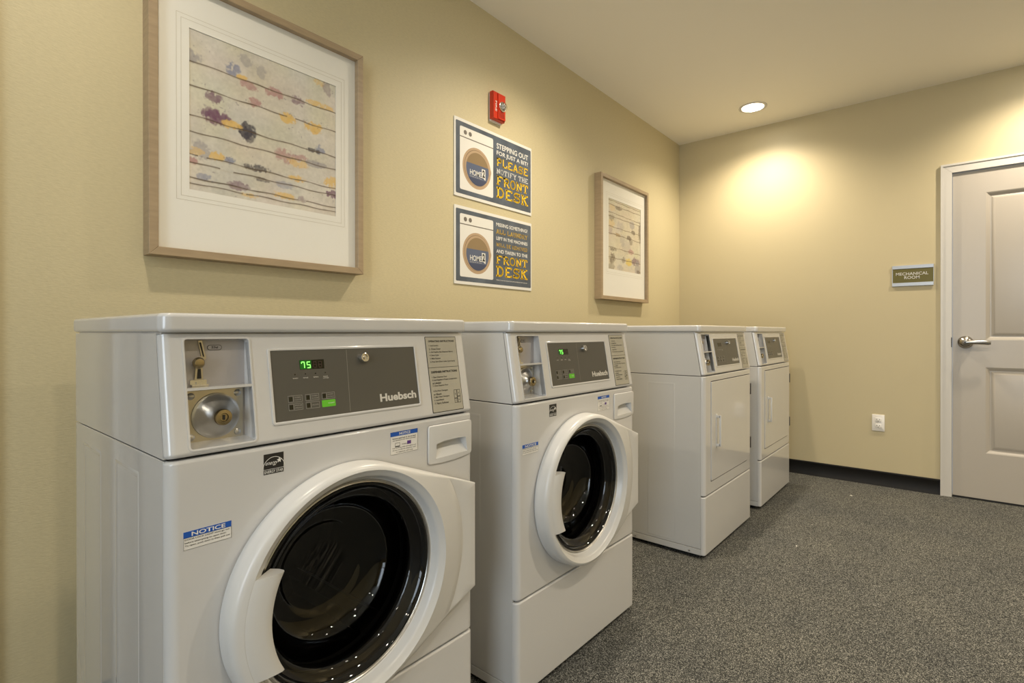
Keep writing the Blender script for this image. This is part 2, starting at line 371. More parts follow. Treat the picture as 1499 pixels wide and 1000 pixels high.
def panel_door(name, Mx, W_, hinge_right=True, with_lever=True):
    """local u 0..W_ (from lever side), v up, w out of the wall"""
    zt = 1.995; z0 = 0.013
    rec = [(0.155, W_-0.155, 0.289, 0.806), (0.155, W_-0.155, 0.970, 1.857)]
    bm = plate(0.003, W_-0.003, z0, zt, -0.045, -0.004)
    for a, b, c, d in rec:
        bm2 = plate(a, b, c, d, -0.02, 0.02)
        bm = boolcut(bm, bm2)
    d_ = struct(name, bm, M_door, None, smooth=20, M=Mx)
    for a, b, c, d in rec:
        # moulded recess: sloping sides down to a groove, then a raised field
        rings = [(0, -0.004), (0.006, -0.006), (0.020, -0.0165), (0.026, -0.0165), (0.040, -0.009), (0.044, -0.008)]
        bm = bmesh.new(); R = []
        for i_, w_ in rings: R.append([bm.verts.new(p) for p in ((a+i_, c+i_, w_), (b-i_, c+i_, w_), (b-i_, d-i_, w_), (a+i_, d-i_, w_))])
        for A, B in zip(R, R[1:]):
            for k in range(4): bm.faces.new((A[k], A[(k+1) % 4], B[(k+1) % 4], B[k]))
        bm.faces.new(R[-1])
        obj('door_panel', bm, M_door, d_, smooth=20, M=Mx)
    if with_lever:
        lv = lathe([(0.038, 0.0), (0.038, 0.004), (0.0365, 0.010), (0.032, 0.018), (0.024, 0.026), (0.018, 0.030), (0.016, 0.034), (0.0155, 0.042), (0.017, 0.048), (0.018, 0.058), (0.0165, 0.063), (0.012, 0.065), (0, 0.065)], 40)
        hd = obj('door_handle', shift(lv, 0.063, 0.956, -0.004), M_nickel, d_, M=Mx, label='brushed steel lever handle')
        bm = bmesh.new(); n = 12; prev = None
        path = [(0.063, 0.956, 0.052, .013, .011), (0.085, 0.957, 0.053, .0125, .009), (0.11, 0.957, 0.053, .0120, .0075), (0.14, 0.956, 0.051, .0120, .0065), (0.165, 0.954, 0.049, .0120, .0055), (0.176, 0.953, 0.048, .009, .004)]
        for (x, y, w_, ry, rw) in path:
            ring = [bm.verts.new((x, y+ry*math.cos(2*PI*k/n), w_+rw*math.sin(2*PI*k/n))) for k in range(n)]
            if prev:
                for k in range(n): bm.faces.new((prev[k], prev[(k+1) % n], ring[(k+1) % n], ring[k]))
            else: bm.faces.new(ring)
            prev = ring
        bm.faces.new(prev[::-1]); bmesh.ops.recalc_face_normals(bm, faces=bm.faces[:])
        obj('lever', bm, M_nickel, hd, M=Mx)
        obj('keyhole', shift(lathe([(0.006, 0), (0.006, 0.0015), (0, 0.0015)], 20), 0.063, 0.956, 0.061), M_dark, hd, M=Mx)
    return d_
def casing(name, Mx, W_, z1=2.0, t=0.055):
    """three mitred boards round the opening, local u 0..W_"""
    o = struct(name, prism([(-t, 0), (0, 0), (0, z1), (-t, z1+t)][::-1], 'z', 0.0005, 0.012), M_trim, smooth=20, M=Mx)
    for poly in ([(W_, 0), (W_+t, 0), (W_+t, z1+t), (W_, z1)], [(-t+0.0008, z1+t), (W_+t, z1+t), (W_, z1), (0.0008, z1)]):
        obj('casing_board', prism(poly, 'z', 0.0005, 0.012), M_trim, o, smooth=20, M=Mx)
    for poly in ([(-t, 0), (-t+0.012, 0), (-t+0.012, z1+t-0.012), (-t, z1+t)], [(W_+t-0.012, 0), (W_+t, 0), (W_+t, z1+t), (W_+t-0.012, z1+t-0.012)], [(-t, z1+t), (-t+0.012, z1+t-0.012), (W_+t-0.012, z1+t-0.012), (W_+t, z1+t)]):
        obj('casing_edge', prism(poly, 'z', 0.011, 0.017), M_trim, o, smooth=20, M=Mx)
    return o
MB_ = side_matrix((XB, 0, 0)) @ Matrix.Translation((1.733, 0, 0))
WDR = 0.932
panel_door('door_1', MB_, WDR)
tr = casing('trim_1', MB_, WDR)
obj('door_jamb', merge(prism([(0.0, 0), (0.0025, 0), (0.0025, 2.0), (0.0, 2.0)], 'z', -0.11, -0.03), prism([(0.0, 1.9995), (WDR, 1.9995), (WDR, 2.003), (0.0, 2.003)], 'z', -0.11, -0.0)), M_trim, tr, smooth=0, M=MB_)
obj('threshold', plate(0.003, WDR-0.003, 0.0, 0.011, -0.05, -0.008), M_dark, tr, smooth=0, M=MB_)
obj('strike_plate', plate(-0.004, 0.0, 0.925, 0.985, -0.002, 0.0135), M_hinge, tr, smooth=0, M=MB_)
# white door of the laundry room's other exit, just left of the picture, seen only as a pale reflection
ML_ = Matrix.Translation((0.110-0.86, 0, 0)) @ face_matrix((0, -0.006, 0))
panel_door('door_2', Matrix.Translation((0, -0.042, 0)) @ ML_, 0.86)
casing('trim_2', Matrix.Translation((0, 0.005, 0)) @ ML_, 0.86)

# ------------------------------------------------------------------ recessed ceiling lights
dl = thing('ceiling_light', 'round white recessed ceiling downlight glowing near the back wall corner', 'ceiling light', (3.84, -0.68, H), 0)
obj('trim_ring', lathe([(0.090, -0.0005), (0.089, -0.004), (0.083, -0.0065), (0.071, -0.005), (0.068, -0.0015), (0.068, -0.0005)], 48), M_trim, dl)
obj('lens', lathe([(0.068, -0.0012), (0.05, -0.004), (0.0, -0.006)], 40), M_lens, dl, label='glowing white lens')
for (x, y) in LIGHTS:
    if (x, y) == (3.84, -0.68): continue
    c = copy_tree(dl); c.location = (x, y, H)
    row = {-0.68: 'row above the machines', -2.2: 'middle ceiling row', -3.72: 'row far from the machines'}[y]
    pos = {3.84: 'beside the back wall', 2.05: 'level with the posters', 0.26: 'level with the big framed picture', -1.53: 'behind the camera'}[x]
    c['label'] = 'round recessed downlight, %s, %s' % (row, pos)
    c['group'] = 'recessed ceiling lights'
dl['group'] = 'recessed ceiling lights'

# ------------------------------------------------------------------ machines
W = 0.667; TL = math.radians(9.7); Z0 = 0.825
DEP = 0.585
MC = face_matrix((0, 0, Z0), TL)          # console face, v measured up the slope
MF = face_matrix((0, 0, 0))               # front face, v = z
def vz(z): return (z-Z0)/math.cos(TL)
def yface(z): return (z-Z0)*math.tan(TL)

def wrap_panel(x0, x1, y0, y1, z0, z1, rv=0.017, re=0.005):
    bm = bmesh.new(); add_box(bm, x0, x1, y0, y1, z0, z1)
    es = [e for e in bm.edges if abs(e.verts[0].co.x-e.verts[1].co.x) < 1e-7 and abs(e.verts[0].co.y-y0) < 1e-7 and abs(e.verts[1].co.y-y0) < 1e-7]
    bmesh.ops.bevel(bm, geom=es, offset=rv, segments=5, profile=0.5, affect='EDGES')
    es = [e for e in bm.edges if abs(e.verts[0].co.z-e.verts[1].co.z) < 1e-7 and not (abs(e.verts[0].co.y-y1) < 1e-7 and abs(e.verts[1].co.y-y1) < 1e-7)]
    bmesh.ops.bevel(bm, geom=es, offset=re, segments=3, profile=0.5, affect='EDGES')
    return bm

def seven(dig, x, y, w_, h_, wz, t):
    seg = {'a': ((x, y+h_), (x+w_, y+h_)), 'b': ((x+w_, y+h_), (x+w_, y+h_/2)), 'c': ((x+w_, y+h_/2), (x+w_, y)), 'd': ((x, y), (x+w_, y)), 'e': ((x, y), (x, y+h_/2)), 'f': ((x, y+h_/2), (x, y+h_)), 'g': ((x, y+h_/2), (x+w_, y+h_/2))}
    on = {'7': 'abc', '5': 'afgcd', '1': 'bc', '8': 'abcdefg'}[dig]
    return merge(*[line(*seg[s][0], *seg[s][1], t, wz) for s in on])

def common(root, kind):
    """cabinet, lid, console and its fittings; shared by washers and dryers"""
    for sx in (0, 1):
        a, b = (0.0, 0.008) if sx == 0 else (W-0.008, W)
        out = -1 if sx == 0 else 1
        bm = box(a, b, 0.0185, DEP, 0.046, 0.8195, 0.0015, 1)
        xs = 0.0 if sx == 0 else W
        bms = [bm]
        for (ya, yb) in ((0.138, 0.276), (0.376, 0.512)):
            for r0, r1, z0_, z1_ in ((ya, yb, 0.056, 0.784),):
                q = bmesh.new()
                R = []
                for ins, h_ in ((0, 0.0), (0.0025, 0.00045), (0.006, 0.00045), (0.011, 0.0001)):
                    R.append([q.verts.new((xs+out*h_, y_, z_)) for y_, z_ in ((r0+ins, z0_+ins), (r1-ins, z0_+ins), (r1-ins, z1_-ins), (r0+ins, z1_-ins))])
                for A, B in zip(R, R[1:]):
                    for k in range(4): q.faces.new((A[k], A[(k+1) % 4], B[(k+1) % 4], B[k]))
                bms.append(q)
        sp = obj('side_panel', merge(*bms), M_side, root, smooth=25)
        obj('base_rail', box(a if sx == 0 else a, b, 0.0185, DEP, 0.018, 0.0445, 0.001, 1), M_side, sp, smooth=25)
        for ys in (0.071, 0.34, 0.52):
            s_ = lathe([(0.0045, 0), (0.004, 0.0015), (0.0, 0.002)], 12)
            s_.transform(Matrix.Translation((xs, ys, 0.029)) @ Matrix.Rotation(out*PI/2, 4, 'Y'))
            obj('screw', s_, M_steel, sp)
        # upper side panel behind the console
        bm = prism([(yface(0.8225)+0.0185, 0.8225), (DEP, 0.8225), (DEP, 1.0175), (yface(1.0175)+0.0185, 1.0175)], 'x', a, b)
        obj('upper_side_panel', bm, M_side, root, smooth=25)
    obj('back_panel', box(0.009, W-0.009, DEP-0.012, DEP-0.001, 0.02, 1.016), M_side, root, smooth=0)
    obj('cabinet_floor', box(0.009, W-0.009, 0.03, DEP-0.013, 0.02, 0.035), M_dark, root, smooth=0)
    obj('dividing_shelf', box(0.009, W-0.009, 0.02, DEP-0.013, 0.800, 0.815), M_dark, root, smooth=0)
    lid = wrap_panel(-0.003, W+0.001, 0.0195, DEP+0.003, 1.0195, 1.0505, 0.018, 0.007)
    for v in lid.verts:                     # gentle crown
        if v.co.z > 1.04: v.co.z += 0.0015*(1-((v.co.x-W/2)/(W/2))**2)
    obj('lid', lid, M_white, root, smooth=40, wn=True)
    obj('lid_underside', box(0.006, W-0.006, 0.046, DEP-0.002, 1.0105, 1.0200), M_side, root, smooth=0)
    for fx in (0.045, W-0.045):
        for fy in (0.06, DEP-0.05):
            obj('foot', shift(lathe([(0.017, 0), (0.018, 0.004), (0.012, 0.008), (0.008, 0.02)], 16, cap0=True), fx, fy, 0), M_rubber, root)
    # console shell
    L_ = vz(1.0172)
    bm = bmesh.new(); add_box(bm, 0, W, -0.0001, L_, -0.0160, 0.0)
    es = [e for e in bm.edges if abs(e.verts[0].co.x-e.verts[1].co.x) < 1e-7 and abs(e.verts[0].co.z) < 1e-7 and abs(e.verts[1].co.z) < 1e-7]
    bmesh.ops.bevel(bm, geom=es, offset=0.014, segments=5, profile=0.5, affect='EDGES')
    es = [e for e in bm.edges if abs(e.verts[0].co.y-e.verts[1].co.y) < 1e-7 and not (abs(e.verts[0].co.z+0.016) < 1e-7 and abs(e.verts[1].co.z+0.016) < 1e-7) and e.verts[0].co.y < 0.01]
    bmesh.ops.bevel(bm, geom=es, offset=0.007, segments=4, profile=0.5, affect='EDGES')
    # shape the top edge level
    for v in bm.verts:
        if v.co.y > L_-0.001: v.co.y = L_-(v.co.z)*math.tan(TL)*0-0.0
    cut = plate(0.032, 0.135, vz(0.8335), vz(1.0095), -0.05, 0.05, 0.006, 5)
    bm = boolcut(bm, cut)
    cut = plate(0.1675, 0.5015, vz(0.857), vz(0.988), -0.0015, 0.05, 0.004, 4)
    bm = boolcut(bm, cut)
    con = obj('console', bm, M_white, root, smooth=40, wn=True, M=MC)
    # bead round the coin box and the control panel
    def bead(x0, x1, z0_, z1_, r, t, hgt, w0=0.0):
        o_, i_ = rrect(x0, x1, vz(z0_), vz(z1_), r), rrect(x0+t, x1-t, vz(z0_)+t, vz(z1_)-t, max(r-t, .001))
        m_ = [((a[0]+b[0])/2, (a[1]+b[1])/2) for a, b in zip(o_, i_)]
        b_ = bmesh.new(); n = len(o_)
        R = [[b_.verts.new((p[0], p[1], w_)) for p in P] for P, w_ in ((o_, w0-0.001), (o_, w0+hgt*.7), (m_, w0+hgt), (i_, w0+hgt*.7), (i_, w0-0.0015))]
        for A, B in zip(R, R[1:]):
            for k in range(n): b_.faces.new((A[k], A[(k+1) % n], B[(k+1) % n], B[k]))
        bmesh.ops.recalc_face_normals(b_, faces=b_.faces[:])
        return b_
    obj('coin_box_bead', bead(0.0295, 0.1375, 0.831, 1.012, 0.008, 0.0035, 0.0012), M_white, con, smooth=60, M=MC)
    obj('panel_bead', bead(0.1645, 0.5045, 0.854, 0.991, 0.006, 0.0050, 0.0028), M_white, con, smooth=60, M=MC)
    # coin box liner: vertical back at y=0.05
    yb = 0.050; x0, x1 = 0.032, 0.135; zb, zt = 0.8335, 1.0095
    f0 = lambda z_: yface(z_)+0.001
    li = merge(prism([(f0(zb), zb), (yb, zb), (yb, zt), (f0(zt), zt)], 'x', x0-0.002, x0), prism([(f0(zb), zb), (yb, zb), (yb, zt), (f0(zt), zt)], 'x', x1, x1+0.002),
               prism([(f0(zb), zb-0.002), (yb, zb-0.002), (yb, zb+0.0045), (f0(zb), zb)], 'x', x0, x1), prism([(f0(zt), zt), (yb, zt), (yb, zt+0.002), (f0(zt), zt+0.002)], 'x', x0, x1),
               prism([(yface(0.928)-0.0008, 0.926), (yb, 0.926), (yb, 0.930), (yface(0.928)-0.0008, 0.9305)], 'x', x0, x1))
    box_ = obj('coin_box', li, M_white, root, smooth=20, label='open two-tier coin recess in the console')
    obj('upper_plate', box(x0, x1, yb-0.001, yb+0.001, 0.930, zt), M_mech, box_, smooth=0)
    obj('lower_plate', merge(box(x0, x1, yb-0.0005, yb+0.001, zb, 0.926)), M_mech, box_, smooth=0)
    MW = face_matrix((0, yb-0.001, 0))
    # coin slide
    sl = [(0.059, 1.0055), (0.065, 1.0065), (0.0715, 0.976), (0.066, 0.970), (0.0645, 0.9655), (0.066, 0.9605), (0.067, 0.941), (0.0535, 0.941), (0.0555, 0.9605), (0.0545, 0.966), (0.0585, 0.9765), (0.064, 0.980)]
    cm = obj('coin_slot', prism(sl, 'z', 0.0, 0.003), M_zinc, box_, smooth=20, M=MW, label='brass and chrome coin slot escutcheon')
    obj('slot_opening', merge(prism([(0.0605, 1.003), (0.0635, 1.003), (0.0685, 0.979), (0.0665, 0.979)], 'z', 0.0028, 0.0034), prism([(0.0585, 0.959), (0.0630, 0.959), (0.0640, 0.9425), (0.0572, 0.9425)], 'z', 0.0028, 0.0034)), M_ink, cm, smooth=0, M=MW)
    obj('return_knob', shift(lathe([(0.004, 0), (0.005, 0.006), (0.009, 0.009), (0.0095, 0.012), (0.007, 0.0155), (0, 0.017)], 20), 0.056, 0.9695, 0.003), M_brass, cm, M=MW)
    obj('return_tray', merge(plate(0.0475, 0.0725, 0.9305, 0.9335, 0.0, 0.010), plate(0.0475, 0.0725, 0.9335, 0.9405, 0.0, 0.002), plate(0.056, 0.064, 0.9335, 0.9375, 0.002, 0.006)), M_chrome, cm, smooth=0, M=MW)
    pr = obj('price_plate', plate(0.074, 0.097, 0.9895, 0.9985, 0.0, 0.0006, 0.0044), M_ink, box_, smooth=0, M=MW)
    obj('price_face', plate(0.0748, 0.0962, 0.9903, 0.9977, 0.0005, 0.0009, 0.0036), M_mech, pr, smooth=0, M=MW)
    obj('price_lettering', text_bm('25\u00a2', 0.080, 0.091, 0.9917, 0.9963, 0.0012, 0.02), M_ink, pr, smooth=0, M=MW)
    # lock plate and dome
    lp = obj('lock_plate', plate(0.041, 0.131, 0.8375, 0.9225, 0.0, 0.0025, 0.002), M_zinc, box_, smooth=20, M=MW, label='zinc plate of the coin lock')
    obj('lock_dome', shift(lathe([(0.0385, 0.0), (0.038, 0.003), (0.036, 0.0035), (0.0335, 0.0045), (0.028, 0.0095), (0.021, 0.0155), (0.015, 0.0215), (0.0125, 0.026), (0.0125, 0.028)], 56), 0.0865, 0.8785, 0.0025), M_steel, lp, M=MW)
    obj('lock_barrel', shift(lathe([(0.0125, 0.0), (0.0135, 0.001), (0.0135, 0.006), (0.0125, 0.008), (0.007, 0.0085), (0.006, 0.0065), (0, 0.0065)], 32), 0.0865, 0.8785, 0.0290), M_brass, lp, M=MW)
    obj('key_slot', plate(0.0852, 0.0878, 0.8745, 0.8825, 0.0355, 0.0380), M_ink, lp, smooth=0, M=MW)
    for (sx_, sz_) in ((0.048, 0.914), (0.122, 0.914), (0.122, 0.846), (0.048, 0.846)):
        obj('plate_screw', shift(lathe([(0.006, 0), (0.0055, 0.002), (0.003, 0.0035), (0, 0.004)], 16), sx_, sz_, 0.0025), M_steel, lp, M=MW)
    # control panel
    cp = obj('control_panel', plate(0.1695, 0.4995, vz(0.859), vz(0.986), -0.0014, 0.0008, 0.003), M_cpan, root, smooth=20, M=MC, label='grey control panel face')
    obj('panel_seam', line(0.3215, vz(0.861), 0.3255, vz(0.984), 0.0006, 0.0009), M_inkg, cp, smooth=0, M=MC)
    obj('display_window', plate(0.2235, 0.2735, vz(0.9495), vz(0.9670), 0.0007, 0.0013, 0.001), M_disp, cp, smooth=0, M=MC)
    if kind == 'washer':
        obj('display_glow', plate(0.2240, 0.2470, vz(0.9500), vz(0.9665), 0.0012, 0.0015), M_dispg, cp, smooth=0, M=MC)
        obj('display_digit', merge(seven('7', 0.2272, vz(0.9522), 0.0056, 0.0112, 0.0018, 0.0017), line(.2272, vz(.9522)+.0112, .2272, vz(.9522)+.0080, .0014, .0018), seven('5', 0.2383, vz(0.9522), 0.0060, 0.0112, 0.0018, 0.0017)), M_led, cp, smooth=0, M=MC, label='glowing green digits 75')
    obj('unlit_digit', merge(seven('8', 0.2510, vz(0.9522), 0.0060, 0.0112, 0.0015, 0.0012), seven('8', 0.2620, vz(0.9522), 0.0060, 0.0112, 0.0015, 0.0012)), M_ledoff, cp, smooth=0, M=MC)
    lk = obj('lock', shift(lathe([(0.0105, 0), (0.0105, 0.003), (0.0092, 0.010), (0.0085, 0.0105), (0.006, 0.0105), (0.0055, 0.008), (0.0, 0.008)], 28), 0.362, vz(0.966), 0.0008), M_chrome, cp, M=MC)
    obj('lock_core', shift(lathe([(0.003, 0.0), (0.003, 0.0032), (0.0, 0.0034)], 16), 0.362, vz(0.966), 0.0085), M_steel, cp, M=MC)
    obj('maker_lettering', text_bm('Huebsch', 0.395, 0.492, vz(0.8725), vz(0.8890), 0.0012, 0.035), M_inkw, cp, smooth=0, M=MC)
    bms = []
    for i_, s_ in enumerate(('WASH', 'RINSE', 'SPIN', 'DOOR')):
        xx = 0.2130+0.0205*i_
        bms.append(text_bm(s_, xx-0.005, xx+0.005, vz(0.9330), vz(0.9350), 0.0012, 0.01))
    bms.append(text_bm('LOCKED', 0.2690, 0.2810, vz(0.9300), vz(0.9320), 0.0012, 0.01))
    for b_ in bms: obj('indicator_lettering', b_, M_inkw, cp, smooth=0, M=MC)
    obj('indicator_lamp', merge(*[disc(0.2130+0.0205*i_, vz(0.9410), 0.0012, 0.0012, 12) for i_ in range(4)]), M_disp, cp, smooth=0, M=MC)
    words = ['NORMAL HOT', 'NORMAL WARM', 'NORMAL COLD', 'PERM PRESS', 'DELICATES', 'START'] if kind == 'washer' else ['HIGH', 'MEDIUM', 'LOW', 'DELICATE', 'NO HEAT', 'START']
    k = 0
    for r_ in range(2):
        for c_ in range(3):
            xa = 0.1950+0.0335*c_; xb_ = xa+0.0285; za = 0.8905-0.0145*r_; zb_ = za+0.0130
            if r_ == 1: za, zb_ = 0.8760, 0.8890
            green = (k == 5 and kind == 'washer')
            kb = obj('key', plate(xa, xb_, vz(za), vz(zb_), 0.0007, 0.0013, 0.0012), M_keyg if green else M_cpan, cp, smooth=0, M=MC, label='lit green start key' if green else None)
            if not green:
                obj('key_outline', outline(xa+.0004, xb_-.0004, vz(za)+.0004, vz(zb_)-.0004, 0.0007, 0.0016), M_inkg, kb, smooth=0, M=MC) if False else None
            w_ = words[k].split()
            tb = [] if green else [outline(xa+.0004, xb_-.0004, vz(za)+.0004, vz(zb_)-.0004, 0.0007, 0.0016), line(xa+.0105, vz(za)+.002, xa+.0105, vz(zb_)-.002, 0.0011, .0016)]
            for j_, q in enumerate(w_):
                zc = (za+zb_)/2+(0.0012 if len(w_) == 2 and j_ == 0 else -0.0032 if len(w_) == 2 else -0.001)
                tb.append(text_bm(q, xa+0.0130, xb_-0.0025, vz(zc), vz(zc+0.0022), 0.0016, 0.01))
            obj('key_lettering', merge(*tb), M_inkg if not green else M_inkw, kb, smooth=0, M=MC)
            obj('key_pad', plate(xa+.0025, xa+.0090, vz(za)+.0025, vz(zb_)-.0025, 0.0013, 0.0017, 0.001), M_disp if not green else M_keyg, kb, smooth=0, M=MC)
            k += 1
    # instruction sheet
    sh = obj('instruction_sheet', plate(0.5360, 0.6355, vz(0.832), vz(1.009), 0.0, 0.0006, 0.002), M_ink, root, smooth=0, M=MC, label='grey instruction sticker with black border')
    obj('sheet_face', merge(plate(0.5375, 0.6340, vz(0.8335), vz(0.9355), 0.0005, 0.0009, 0.001), plate(0.5375, 0.6340, vz(0.9365), vz(1.0075), 0.0005, 0.0009, 0.001)), M_sign, sh, smooth=0, M=MC)
    T = []
    def tl(s_, x_, z_, h_=0.0040, b_=0.012, xmax=0.630): T.append(text_bm(s_, x_, xmax, vz(z_), vz(z_+h_), 0.0012, b_, keep=True))
    T.append(text_bm('OPERATING INSTRUCTIONS', 0.5450, 0.6280, vz(0.9955), vz(1.0002), 0.0012, 0.03))
    ops = ['1. Load Laundry', '2. Close Door', '3. Add Supplies (See Dispenser Below)', '4. Select Cycle', '5. Make Payment', '6. Press Start (Door Locks, Cycle Starts)'] if kind == 'washer' else ['1. Clean Lint Filter', '2. Load Laundry', '3. Close Door (Do Not Overload Dryer)', '4. Select Fabric', '5. Make Payment', '6. Press Start (Adds Time With Coins)']
    for i_, s_ in enumerate(ops): tl(s_, 0.5450, 0.9850-0.0076*i_, 0.0045, 0.015)
    T.append(text_bm('DISPENSER INSTRUCTIONS' if kind == 'washer' else 'CARE INSTRUCTIONS', 0.5440, 0.6270, vz(0.9230), vz(0.9280), 0.0012, 0.035))
    low = ['1. Open Dispenser Door', '2. Load Supplies in Proper Compartment', '    as Labeled', '3. Close Dispenser Door'] if kind == 'washer' else ['1. Remove Items Promptly', '2. Do Not Dry Items With Flammable', '    Materials', '3. See Label on Garment']
    for i_, s_ in enumerate(low): tl(s_, 0.5440, 0.9110-0.0066*i_, 0.0045, 0.015)
    low = ['4. Pre-Wash Detergent', '    or Bleach', '5. Main Wash Detergent', '6. Liquid Bleach', '7. Fabric Softener'] if kind == 'washer' else ['4. Clean Filter After', '    Each Use', '5. Check Vent', '6. Keep Door Shut', '7. Cool Down Runs']
    for i_, s_ in enumerate(low): tl(s_, 0.5440, 0.8790-0.0070*i_, 0.0045, 0.015, 0.600)
    for a, b, c, d in ((0.608, 0.618, 0.860, 0.880), (0.6185, 0.6285, 0.864, 0.880), (0.608, 0.618, 0.849, 0.8595), (0.6185, 0.6285, 0.849, 0.8635)):
        T.append(outline(a, b, vz(c), vz(d), 0.0009, 0.0012))
    for s_, a, c in (('5', .6115, .868), ('4', .622, .870), ('7', .6115, .852), ('6', .622, .854)): T.append(text_bm(s_, a, a+.003, vz(c), vz(c+.004), .0012))
    obj('sheet_lettering', merge(*T), M_ink, sh, smooth=0, M=MC)
    # lower (kick) panel
    obj('lower_panel', wrap_panel(0, W, 0.0, 0.0178, 0.018, 0.2790, 0.015, 0.005), M_white, root, smooth=40, wn=True)

def build_washer(label):
    root = thing('washing_machine', label, 'washing machine')
    root['group'] = 'front-load washing machines'
    common(root, 'washer')
    cx, cz = 0.312, 0.532
    # front panel with door hole and dispenser pocket
    bm = wrap_panel(0, W, 0.0, 0.0178, 0.2830, 0.8200, 0.017, 0.006)
    cut = lathe([(0.200, -0.05), (0.200, 0.05)], 72, True, True); cut.transform(face_matrix((cx, 0, cz)))
    bm = boolcut(bm, cut)
    pk = [(0.519, 0.8055), (0.519, 0.7175), (0.560, 0.7150), (0.610, 0.7150), (0.645, 0.7165), (0.660, 0.7185), (0.660, 0.7990), (0.6535, 0.8055)]
    hole = [(0.5400, 0.7275), (0.6430, 0.7290), (0.6370, 0.7640), (0.6100, 0.7655), (0.5700, 0.7650), (0.5430, 0.7610)]
    ch = prism(hole, 'z', -0.05, 0.02); ch.transform(MF); bm = boolcut(bm, ch)
    obj('front_panel', bm, M_white, root, smooth=40, wn=True)
    # dispenser drawer: a raised plate with a grip pocket
    pk = [(0.5255, 0.8045), (0.5215, 0.8035), (0.5190, 0.7995), (0.5185, 0.722), (0.5205, 0.7180), (0.5260, 0.7160), (0.560, 0.7140), (0.595, 0.7140), (0.630, 0.7165), (0.650, 0.7195), (0.6560, 0.7225), (0.6585, 0.7280), (0.6585, 0.7965), (0.6560, 0.8020), (0.6500, 0.8040)]
    for q_ in (0,):
        o_ = [(min(0.589+(x-0.589)*1.022, .6605), 0.760+(z-0.760)*1.035) for x, z in pk]; i_ = [(x, z) for x, z in pk]
        gb = bmesh.new(); A = [gb.verts.new((x, z, 0.0006)) for x, z in o_]; B = [gb.verts.new((x, z, 0.0006)) for x, z in i_]
        for k in range(len(A)): gb.faces.new((A[k], A[(k+1) % len(A)], B[(k+1) % len(A)], B[k]))
        obj('drawer_gap', gb, M_mech, root, smooth=0, M=MF)
    bm = prism(pk[::-1], 'z', 0.0003, 0.0042)
    es = [e for e in bm.edges if abs(e.verts[0].co.z-0.0042) < 1e-7 and abs(e.verts[1].co.z-0.0042) < 1e-7]
    bmesh.ops.bevel(bm, geom=es, offset=0.0022, segments=3, profile=0.5, affect='EDGES')
    # scoop: hollow under the grip edge sloping forward and down
    bm = boolcut(bm, prism(hole, 'z', -0.01, 0.02))
    dr = obj('dispenser_drawer', bm, M_plast, root, smooth=40, M=MF)
    sc = bmesh.new()
    top_f = [(0.5430, 0.7610), (0.5700, 0.7650), (0.6100, 0.7655), (0.6370, 0.7640)]
    f_ = [sc.verts.new((x, z, 0.0038)) for x, z in top_f]; b_ = [sc.verts.new((x, z+0.001, -0.016)) for x, z in top_f]
    m_ = [sc.verts.new((x, z, -0.016)) for x, z in ((0.5415, 0.7500), (0.5700, 0.7530), (0.6100, 0.7535), (0.6385, 0.7515))]
    g_ = [sc.verts.new((x, z, 0.0040)) for x, z in ((0.5400, 0.7275), (0.5730, 0.7280), (0.6100, 0.7285), (0.6430, 0.7290))]
    for A, B in ((f_, b_), (b_, m_), (m_, g_)):
        for k in range(3): sc.faces.new((A[k], A[k+1], B[k+1], B[k]))
    for k in (0, 3): sc.faces.new((f_[k], b_[k], m_[k], g_[k]))
    bmesh.ops.recalc_face_normals(sc, faces=sc.faces[:])
    obj('grip_scoop', sc, M_plast, dr, smooth=20, M=MF)
    # ---- door
    MD = face_matrix((cx, 0, cz)); RO = 0.231
    PU, PL = Vector((0.334, 0.122)), Vector((0.334, 0.128))
    def Ro(t):
        t = math.atan2(math.sin(t), math.cos(t)); a = abs(t); P = PU if t > 0 else PL
        al = math.atan2(P.y, P.x); tg = al+math.acos(RO/P.length)
        if a <= al: return P.x/math.cos(a)
        if a <= tg: return RO/math.cos(tg-a)
        return RO+0.008*max(0.0, -math.cos(t))**3
    N_ = 168
    ex = []
    for P, sg in ((PU, 1), (PL, -1)):
        al = math.atan2(P.y, P.x); ex += [sg*al, sg*(al-0.012), sg*(al+0.012)]
    angs = sorted(set([round(2*PI*k/N_-PI, 6) for k in range(N_)]+ex))
    def ht(r):
        if r <= 0.219: return 0.0475
        if r < 0.287: return 0.0475-(r-0.219)/0.068*0.0165
        return 0.0295
    bm = bmesh.new(); R = []
    for t in angs:
        ro = Ro(t); er = 0.012 if ro < 0.245 else max(0.004, 0.012-(ro-0.245)*0.16)
        prof = [(0.1955, 0.014), (0.1975, 0.019), (0.1995, 0.0205), (0.2045, 0.0345), (0.2060, 0.0375), (0.2080, 0.0395), (0.2110, 0.0415), (0.2150, 0.0440)]
        lim = ro-er
        prof += [(min(r, lim), ht(min(r, lim))) for r in (0.219, 0.232, 0.250, 0.268, 0.2865, 0.2885, 0.31)]
        h_ = ht(lim); prof += [(lim, h_), (ro-er*.6, h_-er*.12), (ro-er*.3, h_-er*.38), (ro-er*.08, h_-er*.75), (ro, h_-er*1.2), (ro+0.001, 0.003), (ro-0.004, 0.001)]
        R.append([bm.verts.new((r*math.cos(t), r*math.sin(t), w_)) for r, w_ in prof])
    for i_ in range(len(R)):
        A, B = R[i_], R[(i_+1) % len(R)]
        for k in range(len(A)-1): bm.faces.new((A[k], A[k+1], B[k+1], B[k]))
    bmesh.ops.remove_doubles(bm, verts=bm.verts[:], dist=0.00005)
    bmesh.ops.recalc_face_normals(bm, faces=bm.faces[:])
    door = obj('door', bm, M_plast, root, smooth=32, M=MD, label='round white porthole door with hinge tab')
    # handle: raised grip on the left of the ring
    bm = bmesh.new(); R = []; n = 22
